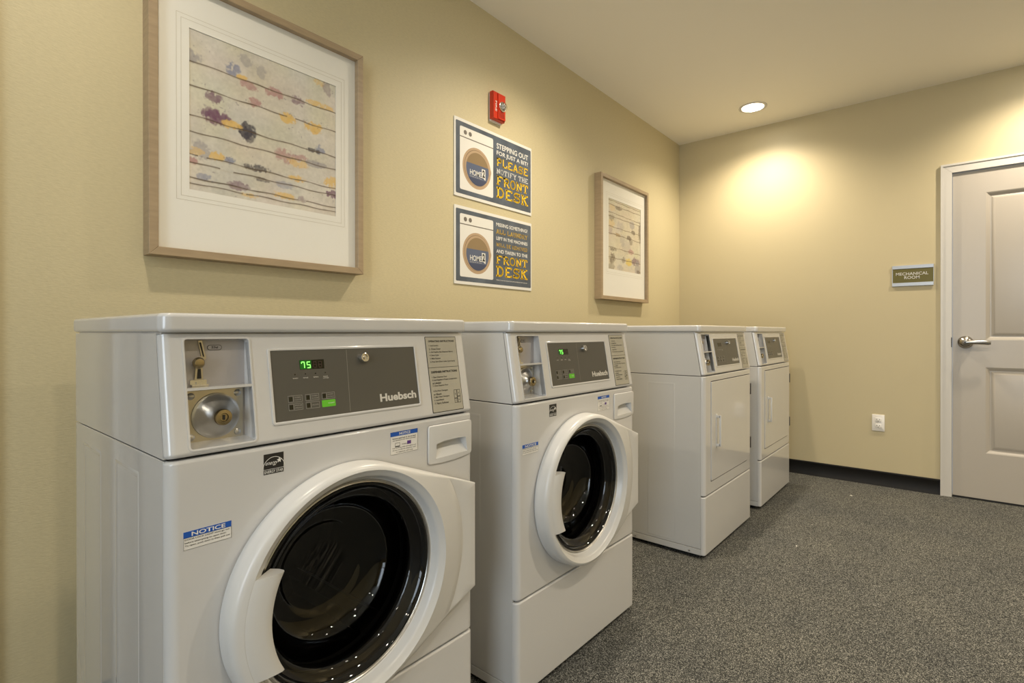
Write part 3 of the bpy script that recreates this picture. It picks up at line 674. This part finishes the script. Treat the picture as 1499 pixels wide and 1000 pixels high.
    for k in range(n+1):
        zz = 0.0835*(1-2*k/n)
        cols = []
        for r, w_ in ((0.1850, 0.022), (0.1765, 0.034), (0.1740, 0.044), (0.1750, 0.0490), (0.1790, 0.0515), (0.190, 0.0520), (0.203, 0.0515), (0.214, 0.0492), (0.2200, 0.0465)):
            cols.append(bm.verts.new((-math.sqrt(max(r*r-zz*zz, 0)), zz, w_)))
        R.append(cols)
    for A, B in zip(R, R[1:]):
        for k in range(len(A)-1): bm.faces.new((A[k], B[k], B[k+1], A[k+1]))
    bm.faces.new(R[0]); bm.faces.new(R[-1][::-1])
    bmesh.ops.recalc_face_normals(bm, faces=bm.faces[:])
    obj('door_handle', bm, M_plast, door, smooth=32, M=MD)
    obj('door_rim', lathe([(0.1970, 0.0185), (0.1955, 0.0205), (0.1940, 0.0205), (0.1925, 0.0190), (0.1912, 0.0195), (0.1900, 0.0175)], 80), M_steel, door, M=MD, label='thin grey rim of the glass')
    obj('glass_border', lathe([(0.1903, 0.0175), (0.1880, 0.0195), (0.1850, 0.0195), (0.1815, 0.0165), (0.1790, 0.0120)], 80), M_gblack, door, M=MD, label='dark outer border of the door glass')
    g = lathe([(0.1790, 0.0120), (0.1740, 0.0080), (0.1680, 0.0050), (0.1620, 0.0030), (0.1575, -0.004), (0.1555, -0.018), (0.1530, -0.036), (0.1480, -0.054), (0.1400, -0.068), (0.1290, -0.078), (0.1150, -0.0845), (0.1010, -0.0880), (0.0930, -0.0895), (0.0890, -0.0925), (0.0850, -0.0940), (0.0500, -0.0965), (0, -0.0975)], 80)
    obj('door_glass', g, M_dglass, door, smooth=60, M=MD, label='dark glass bowl')
    # drum and tub
    dr_ = obj('drum', lathe([(0.165, -0.035), (0.178, -0.038), (0.182, -0.046), (0.200, -0.075), (0.215, -0.085), (0.215, -0.28), (0.215, -0.40), (0.195, -0.42), (0.10, -0.425), (0.08, -0.44), (0, -0.445)], 60), M_drum, root, M=MD, label='dark steel drum behind the glass')
    obj('tub_seal', lathe([(0.200, -0.002), (0.190, -0.010), (0.186, -0.022), (0.178, -0.030), (0.182, -0.044), (0.168, -0.050)], 60), M_rubber, root, M=MD)
    for k in range(3):
        a = math.radians(35+120*k)
        pdl = prism([(-0.03, 0), (0.03, 0), (0.012, 0.05), (-0.012, 0.05)], 'z', -0.40, -0.10)
        pdl.transform(Matrix.Rotation(a, 4, 'Z') @ Matrix.Translation((0, -0.214, 0)))
        obj('drum_paddle', pdl, M_drum, dr_, smooth=20, M=MD)
    # ---- stickers
    n1 = obj('notice_sticker', plate(0.4145, 0.4890, 0.7570, 0.8055, 0.0, 0.0004, 0.001), M_paper, root, smooth=0, M=MF, label='white notice sticker with blue heading below the control panel')
    obj('sticker_heading', plate(0.4145, 0.4890, 0.7960, 0.8055, 0.0004, 0.0006), M_blue, n1, smooth=0, M=MF)
    obj('heading_lettering', text_bm('NOTICE', 0.4380, 0.4680, 0.7978, 0.8035, 0.0009, 0.02), M_pwhite, n1, smooth=0, M=MF)
    T = [text_bm('Remove wash load  &  do not leave', 0.4200, 0.4840, 0.7895, 0.7925, .0007, .01), text_bm('wet laundry in the drum overnight', 0.4200, 0.4840, 0.7850, 0.7880, .0007, .01),
         outline(0.4270, 0.4395, 0.7740, 0.7815, .0007, .0007), plate(0.4270, 0.4395, 0.7725, 0.7745, .0004, .0007), text_bm('Use only high-efficiency', 0.4450, 0.4600, 0.7750, 0.7780, .0007, .01),
         text_bm('low sudsing (HE) detergent and', 0.4200, 0.4840, 0.7690, 0.7718, .0007, .01), text_bm('do not overfill the dispenser cups', 0.4200, 0.4840, 0.7645, 0.7673, .0007, .01), text_bm('or machine will stop', 0.4290, 0.4750, 0.7595, 0.7625, .0007, .01),
         outline(0.4147, 0.4888, 0.7572, 0.8053, .0004, .0007)]
    obj('sticker_lettering', merge(*T), M_ink, n1, smooth=0, M=MF)
    obj('sticker_emblem', plate(0.4595, 0.4700, 0.7745, 0.7820, .0004, .0008), M_purple, n1, smooth=0, M=MF)
    n2 = obj('notice_sticker', plate(0.0215, 0.0925, 0.6800, 0.7085, 0.0, 0.0004, 0.0006), M_paper, root, smooth=0, M=MF, label='white notice sticker with blue heading left of the door')
    obj('sticker_heading', plate(0.0215, 0.0925, 0.6985, 0.7085, 0.0004, 0.0006), M_blue, n2, smooth=0, M=MF)
    obj('heading_lettering', text_bm('NOTICE', 0.0330, 0.0830, 0.7002, 0.7068, 0.0009, 0.02), M_pwhite, n2, smooth=0, M=MF)
    T = [text_bm('DOOR LOCK LIGHT must go out', 0.0235, 0.0895, 0.6940, 0.6972, .0007, .01), text_bm('before attempting to open door.', 0.0235, 0.0850, 0.6892, 0.6924, .0007, .01), text_bm('To open, push door in then pull out', 0.0235, 0.0900, 0.6845, 0.6877, .0007, .01),
         outline(0.0216, 0.0924, 0.6801, 0.6990, .0004, .0007)]
    obj('sticker_lettering', merge(*T), M_ink, n2, smooth=0, M=MF)
    es_ = obj('energy_sticker', plate(0.1460, 0.1815, 0.7715, 0.8070, 0.0, 0.0004), M_ink, root, smooth=0, M=MF, label='black square energy sticker with white star script')
    T = [annulus(0.1640, 0.7790, 0.0195, 0.0203, .0007, 24, 12, 168, 1.1), line(0.1460, 0.7800, 0.1815, 0.7800, 0.0006, 0.0007),
         text_bm('ENERGY STAR', 0.1472, 0.1803, 0.7732, 0.7782, .0007, .01), text_bm('energy', 0.1490, 0.1710, 0.7855, 0.7925, .0007, .0, 0.5)]
    st = flat([(0.1735+(0.0048 if k % 2 == 0 else 0.0021)*math.sin(PI*k/5), 0.7935+(0.0052 if k % 2 == 0 else 0.0022)*math.cos(PI*k/5)) for k in range(10)], 0.0007)
    obj('sticker_lettering', merge(*T, st), M_pwhite, es_, smooth=0, M=MF)
    return root

def build_dryer(label):
    root = thing('tumble_dryer', label, 'dryer')
    root['group'] = 'front-load tumble dryers'
    common(root, 'dryer')
    bm = wrap_panel(0, W, 0.0, 0.0178, 0.2830, 0.8200, 0.017, 0.006)
    dx0, dx1, dz0, dz1 = 0.0745, 0.643, 0.340, 0.7920
    def shape(g):
        P_ = []
        for cx_, cy_, a, r in ((dx1+g, dz1+g, 0, .006), (dx0-g, dz1+g, 90, .006), (dx0-g, dz0-g, 180, .010), (dx1+g, dz0-g, 270, .055)):
            sx = cx_-r if a in (0, 270) else cx_+r; sy = cy_-r if a in (0, 90) else cy_+r
            for k in range(9):
                t = math.radians(a+90*k/8); P_.append((sx+r*math.cos(t), sy+r*math.sin(t)))
        return P_
    cut = prism(shape(0.0035), 'z', -0.03, 0.05); cut.transform(MF)
    bm = boolcut(bm, cut)
    obj('front_panel', bm, M_white, root, smooth=40, wn=True)
    bm = prism(shape(0), 'z', -0.0118, 0.0035)
    es = [e for e in bm.edges if abs(e.verts[0].co.z-0.0035) < 1e-7 and abs(e.verts[1].co.z-0.0035) < 1e-7]
    bmesh.ops.bevel(bm, geom=es, offset=0.0025, segments=3, profile=0.5, affect='EDGES')
    door = obj('door', bm, M_white, root, smooth=40, wn=True, M=MF, label='flat white door with rounded lower corner')
    # D handle
    hd = merge(plate(0.128, 0.146, 0.484, 0.640, 0.0033, 0.006, 0.004, 4, 0.001), plate(0.131, 0.141, 0.490, 0.634, 0.018, 0.0255, 0.003, 4, 0.002),
               plate(0.131, 0.141, 0.490, 0.502, 0.005, 0.021, 0.002, 4), plate(0.131, 0.141, 0.622, 0.634, 0.005, 0.021, 0.002, 4))
    obj('door_handle', hd, M_plast, door, smooth=40, M=MF)
    for z_ in (0.7135, 0.426):
        obj('hinge', merge(plate(0.6485, 0.6675, z_-0.030, z_+0.030, -0.012, 0.0012, 0.001), plate(0.6480, 0.6535, z_-0.029, z_+0.029, 0.0010, 0.0062, 0.001)), M_hinge, root, smooth=30, M=MF, label='dark metal hinge')
    return root

machines = [(0.2783, -0.8029, -0.0422), (1.1034, -0.8169, -0.854), (2.3431, -0.8836, -0.837), (3.2121, -0.8938, -0.6351)]
w1 = build_washer('white front-load washer nearest the camera, large round door, under the big framed picture')
w1.location = (machines[0][0], machines[0][1], 0); w1.rotation_euler = (0, 0, math.radians(machines[0][2]))
w2 = copy_tree(w1); w2['label'] = 'second white front-load washer with round door, below the two blue posters'
w2.location = (machines[1][0], machines[1][1], 0); w2.rotation_euler = (0, 0, math.radians(machines[1][2]))
d1 = build_dryer('white tumble dryer with flat door, standing after a gap beside the second washer')
d1.location = (machines[2][0], machines[2][1], 0); d1.rotation_euler = (0, 0, math.radians(machines[2][2]))
d2 = copy_tree(d1); d2['label'] = 'white tumble dryer with flat door, last machine next to the back wall'
d2.location = (machines[3][0], machines[3][1], 0); d2.rotation_euler = (0, 0, math.radians(machines[3][2]))

# ------------------------------------------------------------------ framed pictures
def art_mesh(w_, h_, lines, blobs, seed, n=250, base=(0.60, 0.565, 0.49)):
    """flat print: painted planks as colours of a fine grid; u right, v down (0..1)"""
    rg = np.random.RandomState(seed); nx, ny = n, int(n*h_/w_)
    U, V = np.meshgrid(np.linspace(0, 1, nx), np.linspace(0, 1, ny))
    def vnoise(f, g=None):
        g = g or f; a = rg.rand(g+2, f+2); X = U*f; Y = V*g; xi = X.astype(int); yi = Y.astype(int); fx = X-xi; fy = Y-yi
        fx = fx*fx*(3-2*fx); fy = fy*fy*(3-2*fy)
        return (a[yi, xi]*(1-fx)+a[yi, xi+1]*fx)*(1-fy)+(a[yi+1, xi]*(1-fx)+a[yi+1, xi+1]*fx)*fy
    col = np.ones((ny, nx, 3))*np.array(base)
    big = vnoise(5)-.5; mid = vnoise(16)-.5; fine = vnoise(60)-.5; ff = vnoise(120)-.5
    col *= (1+0.16*big+0.10*mid+0.12*fine+0.07*ff)[..., None]
    tint = vnoise(7); col[..., 2] *= 1+0.16*(tint-.5); col[..., 0] *= 1+0.08*(vnoise(6)-.5)
    ed = vnoise(26)*.6+vnoise(55)*.4
    wz = 0.6*vnoise(22)+0.4*vnoise(48)
    for (bu, bv, su, sv, c, st) in blobs:
        d = ((U-bu)/(su*1.25))**2+((V-bv)/(sv*1.3))**2
        nz_ = 0.30*vnoise(24, 20)+0.40*vnoise(60, 48)+0.30*vnoise(115, 90); a = np.clip((np.exp(-d*0.75)*(0.10+1.55*nz_)-0.36)*5.0, 0, 1)*st*(0.75+0.25*vnoise(80))
        col = col*(1-a[..., None])+np.array(c)*a[..., None]
    sp = vnoise(44, 60)*0.6+vnoise(110)*0.4; a = np.clip((sp-0.80)*7, 0, .45)*(vnoise(6) > .45); col = col*(1-a[..., None])+np.array((0.16, 0.13, 0.17))*a[..., None]
    for (v0, v1, brk) in lines:
        wob = 0.003*np.sin(U*23+v0*40)+0.0025*(vnoise(9)-.5)
        dv = np.abs(V-(v0+(v1-v0)*U+wob)); t = 0.0042*(0.7+0.6*vnoise(14))
        a = np.clip(1.35-dv/t, 0, 1)*(0.78+0.22*vnoise(20))
        for (b0, b1) in brk: a = a*(1-0.95*((U > b0) & (U < b1)))
        col = col*(1-a[..., None])+np.array((0.075, 0.045, 0.018))*a[..., None]
        a2 = np.clip(1-np.abs(V-(v0+(v1-v0)*U+wob)-0.007)/0.006, 0, 1)*0.25*(vnoise(18) > .4)
        col = col*(1-a2[..., None])+np.array((0.42, 0.33, 0.2))*a2[..., None]
    col = np.clip(col, 0, 1)
    bm = bmesh.new(); me = bpy.data.meshes.new('print')
    co_ = np.stack([U*w_, (1-V)*h_, np.zeros_like(U)], -1).reshape(-1, 3)
    idx = np.arange(nx*ny).reshape(ny, nx)
    q = np.stack([idx[1:, :-1], idx[1:, 1:], idx[:-1, 1:], idx[:-1, :-1]], -1).reshape(-1, 4)
    me.from_pydata(co_.tolist(), [], q.tolist())
    ca = me.color_attributes.new('print', 'FLOAT_COLOR', 'POINT')
    ca.data.foreach_set('color', np.concatenate([col.reshape(-1, 3), np.ones((nx*ny, 1))], 1).astype(np.float32).ravel())
    return me
M_art = mat('art_print', (0.6, 0.6, 0.6), 0.6)
at_ = M_art.node_tree.nodes.new('ShaderNodeAttribute'); at_.attribute_name = 'print'
M_art.node_tree.links.new(at_.outputs['Color'], M_art.node_tree.nodes['Principled BSDF'].inputs['Base Color'])
YEL, BLU, PUR, BLK, RED_, GRY = (0.70, 0.46, 0.13), (0.16, 0.19, 0.33), (0.15, 0.06, 0.12), (0.035, 0.03, 0.05), (0.38, 0.16, 0.17), (0.30, 0.28, 0.30)

def picture(label, x0, x1, z0, z1, art, me, group):
    root = thing('framed_picture', label, 'picture', (x0, 0, z0), 0, group)
    w_, h_ = x1-x0, z1-z0; fwid = 0.023; d = 0.050
    MP = face_matrix((0, 0, 0))
    prof = lambda: None
    for poly in ([(0, 0), (w_, 0), (w_-fwid, fwid), (fwid, fwid)], [(w_, 0), (w_, h_), (w_-fwid, h_-fwid), (w_-fwid, fwid)], [(w_, h_), (0, h_), (fwid, h_-fwid), (w_-fwid, h_-fwid)], [(0, h_), (0, 0), (fwid, fwid), (fwid, h_-fwid)]):
        bm = prism(poly, 'z', 0.001, d)
        es = [e for e in bm.edges if abs(e.verts[0].co.z-d) < 1e-7 and abs(e.verts[1].co.z-d) < 1e-7]
        bmesh.ops.bevel(bm, geom=es, offset=0.0012, segments=1, affect='EDGES')
        obj('frame_rail', bm, M_wood, root, smooth=20, M=MP)
    a0, a1, b0, b1 = art
    a0 -= x0; a1 -= x0; b0 -= z0; b1 -= z0
    bd = merge(plate(fwid-.002, a0, fwid-.002, h_-fwid+.002, 0.020, 0.030), plate(a1, w_-fwid+.002, fwid-.002, h_-fwid+.002, 0.020, 0.030), plate(a0, a1, fwid-.002, b0, 0.020, 0.030), plate(a0, a1, b1, h_-fwid+.002, 0.020, 0.030))
    mt = obj('mat_board', bd, M_mat, root, smooth=0, M=MP)
    for g_ in (0.022, 0.034):
        obj('mat_line', outline(a0-g_, a1+g_, b0-g_, b1+g_, 0.0013, 0.0303), M_matl, mt, smooth=0, M=MP)
    pr = bpy.data.objects.new('art_print', me); C.objects.link(pr); pr.parent = root
    me.transform(MP @ Matrix.Translation((a0, b0, 0.0275))); me.materials.append(M_art)
    obj('glass_pane', flat([(fwid-.001, fwid-.001), (w_-fwid+.001, fwid-.001), (w_-fwid+.001, h_-fwid+.001), (fwid-.001, h_-fwid+.001)], 0.034), M_glass, root, smooth=0, M=MP)
    return root
lines1 = [(0.198, 0.209, []), (0.349, 0.353, [(0.62, 0.68)]), (0.536, 0.546, []), (0.636, 0.643, []), (0.778, 0.788, [(0.05, 0.10)]), (0.829, 0.842, [(0.18, 0.26)]), (0.925, 0.932, [(0.70, 0.76)]), (0.958, 0.966, [(0.32, 0.34)])]
blobs1 = [(0.258, 0.155, .035, .035, BLU, .8), (0.316, 0.19, .03, .014, YEL, 1), (0.362, 0.227, .05, .022, RED_, .7), (0.528, 0.218, .05, .03, RED_, .75), (0.699, 0.218, .04, .03, PUR, .7), (0.874, 0.190, .09, .018, YEL, .8),
 (0.14, 0.385, .045, .03, PUR, .85), (0.396, 0.330, .035, .024, RED_, .8), (0.155, 0.510, .075, .036, PUR, 1), (0.12, 0.49, .04, .03, PUR, .7), (0.623, 0.360, .05, .028, YEL, 1), (0.825, 0.372, .055, .036, YEL, 1), (0.012, 0.160, .05, .035, GRY, .8), (0.336, 0.065, .04, .03, GRY, .6), (0.444, 0.105, .03, .04, GRY, .6), (0.866, 0.022, .04, .02, YEL, .6), (0.93, .03, .03, .05, PUR, .45),
 (0.345, 0.535, .045, .045, BLK, 1), (0.36, 0.57, .03, .03, BLK, .8), (0.251, 0.528, .05, .024, YEL, .95), (0.875, 0.520, .035, .028, BLU, .8), (0.82, 0.542, .05, .014, BLK, .9), (0.608, 0.640, .055, .04, RED_, .65), (0.721, 0.622, .04, .02, RED_, .65), (0.70, 0.665, .06, .025, YEL, .7), (0.835, 0.640, .07, .02, GRY, .8), (0.068, 0.745, .05, .045, GRY, .7),
 (0.158, 0.755, .04, .024, YEL, .95), (0.03, 0.755, .05, .02, YEL, .6), (0.241, 0.762, .035, .018, BLU, .8), (0.40, 0.770, .07, .020, BLK, .85), (0.966, 0.745, .05, .035, YEL, .9), (0.698, 0.780, .05, .02, YEL, .9), (0.966, 0.835, .04, .025, PUR, .9), (0.016, 0.815, .03, .02, RED_, .8), (0.098, 0.908, .05, .020, BLU, .6), (0.29, 0.918, .06, .024, PUR, .7), (0.60, 0.920, .08, .018, YEL, .85), (0.36, 0.968, .05, .014, YEL, .7), (0.45, 0.842, .05, .012, BLK, .7), (0.607, 0.843, .05, .02, BLU, .45), (0.74, .92, .03, .02, PUR, .5)]
me1 = art_mesh(0.472, 0.466, lines1, blobs1, 5)
picture('large framed abstract of white planks with plum and yellow paint, on wall above nearest washer', 0.4655, 1.1445, 1.2330, 2.0410, (0.5715, 1.0435, 1.434, 1.900), me1, 'framed abstract prints on the left wall')
DBR = (0.12, 0.085, 0.06)
lines2 = [(0.02, 0.03, []), (0.08, 0.085, []), (0.19, 0.21, []), (0.245, 0.255, []), (0.39, 0.40, []), (0.49, 0.51, []), (0.685, 0.705, []), (0.83, 0.845, [])]
blobs2 = [(0.3, .10, .08, .02, DBR, .8), (0.12, .12, .07, .04, YEL, .45), (.1, .26, .06, .04, DBR, .6), (.72, .28, .06, .05, GRY, .7), (.76, .39, .05, .025, DBR, .9), (.1, .35, .07, .05, YEL, .5), (.35, .36, .08, .06, GRY, .4), (.97, .36, .03, .14, DBR, .8), (.62, .49, .06, .03, DBR, .9), (.25, .49, .09, .02, (.35, .22, .08), .8), (.68, .55, .05, .03, DBR, .6), (.05, .45, .06, .05, PUR, .35), (.42, .55, .06, .09, GRY, .4), (.55, .64, .1, .09, GRY, .3), (.15, .71, .08, .025, DBR, .8), (.68, .69, .07, .03, RED_, .7), (.12, .84, .07, .06, DBR, .8), (.45, .83, .05, .035, DBR, .6), (.62, .85, .08, .045, (.70, .52, .10), .9), (.83, .82, .10, .05, PUR, .8), (.9, .92, .07, .09, GRY, .7), (.93, .98, .05, .03, DBR, .8), (.1, .97, .08, .04, DBR, .5), (.35, .97, .08, .04, GRY, .5)]
me2 = art_mesh(0.461, 0.457, lines2, blobs2, 9, 170, (0.60, 0.545, 0.43))
picture('framed abstract print in brown tones, on wall between the posters and the far corner', 2.8770, 3.5500, 1.2280, 2.0220, (3.003, 3.464, 1.430, 1.887), me2, 'framed abstract prints on the left wall')

# ------------------------------------------------------------------ posters
def poster(label, z0, kind):
    root = thing('wall_poster', label, 'poster', (1.653, 0, z0), 0, 'laundry notices on the wall')
    w_, h_ = 0.569, 0.358
    MP = face_matrix((0, -0.0005, 0))
    Y = lambda v: h_-v
    obj('board', plate(0, w_, 0, h_, 0, 0.004, 0.003), M_pwhite, root, smooth=20, M=MP)
    obj('slate_field', plate(0.0095, w_-0.007, 0.014, h_-0.014, 0.004, 0.0043, 0.006), M_slate, root, smooth=0, M=MP)
    g = obj('washer_drawing', plate(0.035, 0.262, Y(0.323), Y(0.034), 0.0043, 0.0046, 0.008), M_pwhite, root, smooth=0, M=MP)
    obj('drawing_line', plate(0.035, 0.262, Y(0.0835), Y(0.0790), 0.0046, 0.0048), M_pline, g, smooth=0, M=MP)
    for u in (0.070, 0.102): obj('drawing_knob', merge(disc(u, Y(0.0575), 0.0105, 0.0049)), M_pline, g, smooth=0, M=MP)
    cx, cy = 0.148, Y(0.2075)
    obj('porthole_outer', disc(cx, cy, 0.0965, 0.0048, 48), M_ptan, g, smooth=0, M=MP)
    obj('porthole_shade', disc(cx, cy+0.001, 0.0850, 0.0050, 48), M_ptand, g, smooth=0, M=MP)
    obj('porthole_inner', disc(cx+0.001, cy, 0.0835, 0.0052, 48), M_ptan, g, smooth=0, M=MP)
    obj('porthole_sky', disc(cx+0.0035, cy-0.003, 0.0770, 0.0054, 48), M_pbrown, g, smooth=0, M=MP)
    # water: chord segment of the disc
    def seg(yc, w__): 
        a = math.asin((yc)/0.0770); return flat([(cx+0.0035+0.0770*math.cos(t), cy-0.003+0.0770*math.sin(t)) for t in np.linspace(PI-a, 2*PI+a, 40)], w__)
    obj('porthole_water', seg(0.0210, 0.0056), M_pblue, g, smooth=0, M=MP)
    obj('porthole_depth', seg(-0.045, 0.0058), M_pblue2, g, smooth=0, M=MP)
    obj('porthole_catch', merge(disc(cx+0.089, cy+0.002, 0.0095, 0.0060, 20, 0.016)), M_ptan, g, smooth=0, M=MP)
    tag = [(0.1790, Y(0.2005)), (0.2035, Y(0.2005)), (0.2055, Y(0.2510)), (0.1980, Y(0.2500)), (0.1930, Y(0.2440)), (0.1790, Y(0.2430))]
    obj('logo_tag', flat(tag[::-1], 0.0062), M_pwhite, g, smooth=0, M=MP)
    obj('logo_lettering', merge(text_bm('HOME', 0.0985, 0.1770, Y(0.2440), Y(0.2180), 0.0064, 0.012)), M_pwhite, g, smooth=0, M=MP)
    obj('logo_numeral', text_bm('2', 0.1835, 0.2000, Y(0.2400), Y(0.2045), 0.0066, 0.04), M_ink, g, smooth=0, M=MP)
    obj('logo_small_lettering', text_bm('SUITES BY HILTON', 0.0985, 0.1770, Y(0.2520), Y(0.2485), 0.0064, 0.01), M_inkw, g, smooth=0, M=MP)
    wt, ye, mu = [], [], []
    w = 0.0047; a, b = 0.288, 0.538
    if kind == 1:
        wt += [text_bm('STEPPING OUT', a, b, Y(0.0720), Y(0.0450), w, 0.016), text_bm('FOR JUST A BIT?', a, b, Y(0.1090), Y(0.0820), w, 0.016)]
        ye += [slab_text('PLEASE', a, b, Y(0.1570), Y(0.1160), w)]
        wt += [slab_text('NOTIFY THE', a, b, Y(0.1960), Y(0.1690), w, 0.18)]
        ye += [slab_text('FRONT', a, b, Y(0.2510), Y(0.2040), w), slab_text('DESK', a, b, Y(0.3140), Y(0.2600), w)]
    else:
        a, b = 0.285, 0.533
        wt += [text_bm('MISSING SOMETHING?', a, b, Y(0.0560), Y(0.0380), w, 0.018)]
        mu += [slab_text('ALL LAUNDRY', a, b, Y(0.0925), Y(0.0685), w, 0.16)]
        wt += [text_bm('LEFT IN THE MACHINES', a, b, Y(0.1230), Y(0.1060), w, 0.02)]
        mu += [slab_text('WILL BE REMOVED', a, b, Y(0.1560), Y(0.1370), w, 0.14)]
        wt += [text_bm('AND TAKEN TO THE', a, b, Y(0.1870), Y(0.1690), w, 0.02)]
        ye += [slab_text('FRONT', a, b, Y(0.2410), Y(0.1980), w), slab_text('DESK', a, b, Y(0.3040), Y(0.2500), w)]
        wt += [text_bm('THANK YOU FOR YOUR UNDERSTANDING AND COOPERATION WITH THIS POLICY', a, b, Y(0.3235), Y(0.3185), w, 0.01)]
    for b_ in wt: obj('white_lettering', b_, M_pwhite, root, smooth=0, M=MP)
    for b_ in ye: obj('yellow_lettering', b_, M_pyel, root, smooth=0, M=MP)
    for b_ in mu: obj('mustard_lettering', b_, M_pyel2, root, smooth=0, M=MP)
poster('upper slate-blue laundry poster, STEPPING OUT and PLEASE NOTIFY THE FRONT DESK', 1.6390, 1)
poster('lower slate-blue laundry poster, MISSING SOMETHING and ALL LAUNDRY', 1.2395, 2)

# ------------------------------------------------------------------ fire alarm
al = thing('fire_alarm', 'red fire alarm with clear strobe, on wall above the posters', 'fire alarm', (1.889, 0, 2.052), 0)
MP = face_matrix((0, 0, 0)); w_, h_ = 0.086, 0.134
obj('mounting_plate', plate(0.003, 0.083, -0.008, h_-0.003, 0.0005, 0.010, 0.003), M_outlet, al, smooth=20, M=MP, label='cream back box')
bm = bmesh.new(); R = []
for ins, w__ in ((0, 0.006), (0, 0.026), (0.002, 0.030), (0.0035, 0.031)):
    R.append([bm.verts.new(p) for p in ((ins, ins, w__), (w_-ins, ins, w__), (w_-ins, h_-ins, w__), (ins, h_-ins, w__))])
for A, B in zip(R, R[1:]):
    for k in range(4): bm.faces.new((A[k], A[(k+1) % 4], B[(k+1) % 4], B[k]))
bm.faces.new(R[-1]); bm.faces.new(R[0][::-1])
hs = obj('housing', bm, M_red, al, smooth=30, M=MP)
obj('raised_face', prism([(0.030, 0.006), (w_-0.004, 0.006), (w_-0.004, h_-0.006), (0.030, h_-0.006)], 'z', 0.031, 0.036), M_red, hs, smooth=0, M=MP)
for k in range(5): obj('sounder_slot', plate(0.038+0.008*k, 0.042+0.008*k, 0.012, 0.040, 0.036, 0.0364), M_redd, hs, smooth=0, M=MP)
bm = text_bm('FIRE', 0, 0.050, 0, 0.011, 0, 0.01); bm.transform(Matrix.Translation((0.0245, 0.088, 0.0315)) @ Matrix.Rotation(-PI/2, 4, 'Z') @ Matrix.Translation((0, -0.011, 0)))
obj('alarm_lettering', bm, M_pwhite, hs, smooth=0, M=MP)
st = obj('strobe_base', shift(lathe([(0.024, 0), (0.024, 0.004), (0.021, 0.006), (0.014, 0.006), (0.010, 0.002), (0, 0.001)], 28), 0.058, 0.068, 0.036), M_chrome, al, M=MP)
obj('strobe_dome', shift(lathe([(0.0215, 0.004), (0.021, 0.012), (0.017, 0.019), (0.010, 0.023), (0, 0.0245)], 28), 0.058, 0.068, 0.036), M_clear, st, M=MP)
obj('strobe_tube', merge(*[shift(lathe([(0.0025, 0.002), (0.0025, 0.014), (0, 0.0155)], 10), 0.058+dx, 0.068+dy, 0.036) for dx, dy in ((-0.007, 0.004), (0.007, 0.005), (0, -0.006))]), M_strobe, st, M=MP)

# ------------------------------------------------------------------ room sign, outlet
sg = thing('room_sign', 'olive sign reading MECHANICAL ROOM, on back wall left of door', 'sign', (XB, -1.4325, 1.3145), 0)
MS = side_matrix((0, 0, 0)); w_, h_ = 0.2125, 0.1335
obj('backing', plate(0, w_, 0, h_, 0.0005, 0.006), M_alu, sg, smooth=0, M=MS)
obj('rail', merge(plate(0, w_, 0, 0.022, 0.006, 0.010, 0, 5, 0.001)), M_alu, sg, smooth=0, M=MS, label='lower aluminium rail')
obj('rail', merge(plate(0, w_, h_-0.022, h_, 0.006, 0.010, 0, 5, 0.001)), M_alu, sg, smooth=0, M=MS, label='upper aluminium rail')
obj('olive_insert', plate(0.004, w_-0.002, 0.022, h_-0.022, 0.006, 0.008), M_olive, sg, smooth=0, M=MS)
obj('sign_lettering', merge(text_bm('MECHANICAL', 0.020, 0.186, 0.0690, 0.0880, 0.0084, 0.014), text_bm('ROOM', 0.064, 0.142, 0.0450, 0.0640, 0.0084, 0.014)), M_inkw, sg, smooth=0, M=MS)
ot = thing('wall_outlet', 'white double power outlet low on the back wall', 'power outlet', (XB, -1.324, 0.3615), 0)
w_, h_ = 0.0695, 0.1085
obj('cover_plate', plate(0, w_, 0, h_, 0.0005, 0.0065, 0.003, 4, 0.002), M_outlet, ot, smooth=40, M=MS)
for z_ in (0.0345, 0.0740):
    so = obj('socket', plate(0.0180, 0.0515, z_-0.0145, z_+0.0145, 0.0064, 0.0085, 0.008, 5, 0.0008), M_outlet, ot, smooth=40, M=MS)
    obj('pin_hole', merge(plate(0.0265, 0.0287, z_-0.002, z_+0.007, 0.0084, 0.0088), plate(0.0408, 0.0430, z_-0.001, z_+0.006, 0.0084, 0.0088), shift(lathe([(0.0025, 0), (0.0025, 0.0004), (0, 0.0004)], 12), 0.0347, z_-0.0075, 0.0084)), M_ink, so, smooth=0, M=MS)
obj('plate_screw', shift(lathe([(0.003, 0), (0.0025, 0.001), (0, 0.0013)], 12), 0.0347, 0.0543, 0.0064), M_outlet, ot, M=MS)

# ------------------------------------------------------------------ scraps on the carpet
def scrap(label, x, y, s, rz):
    pts = [(-0.6, -0.2, 0.0005), (0.1, -0.35, 0.0005), (0.7, 0.0, 0.0005), (0.2, 0.4, 0.0005), (-0.5, 0.25, 0.0005)]
    bm = bmesh.new(); A = [bm.verts.new((px*s, py*s, 0.0005)) for px, py, _ in pts]; B = [bm.verts.new((px*s*.8, py*s*.8, 0.003+0.002*k % .004)) for k, (px, py, _) in enumerate(pts)]
    bm.faces.new(A[::-1]); c = bm.verts.new((0, 0, 0.0045))
    for k in range(5):
        bm.faces.new((A[k], A[(k+1) % 5], B[(k+1) % 5], B[k])); bm.faces.new((B[k], B[(k+1) % 5], c))
    o = obj('lint_scrap', bm, M_lint, None, smooth=0); o.location = (x, y, 0); o.rotation_euler = (0, 0, rz); o['label'] = label; o['category'] = 'lint'
scrap('tiny white lint scrap on the open carpet in front of the first dryer', 2.781, -1.162, 0.009, 0.4)
scrap('tiny pale lint scrap on the carpet near the back wall baseboard', 3.855, -1.252, 0.012, 1.3)
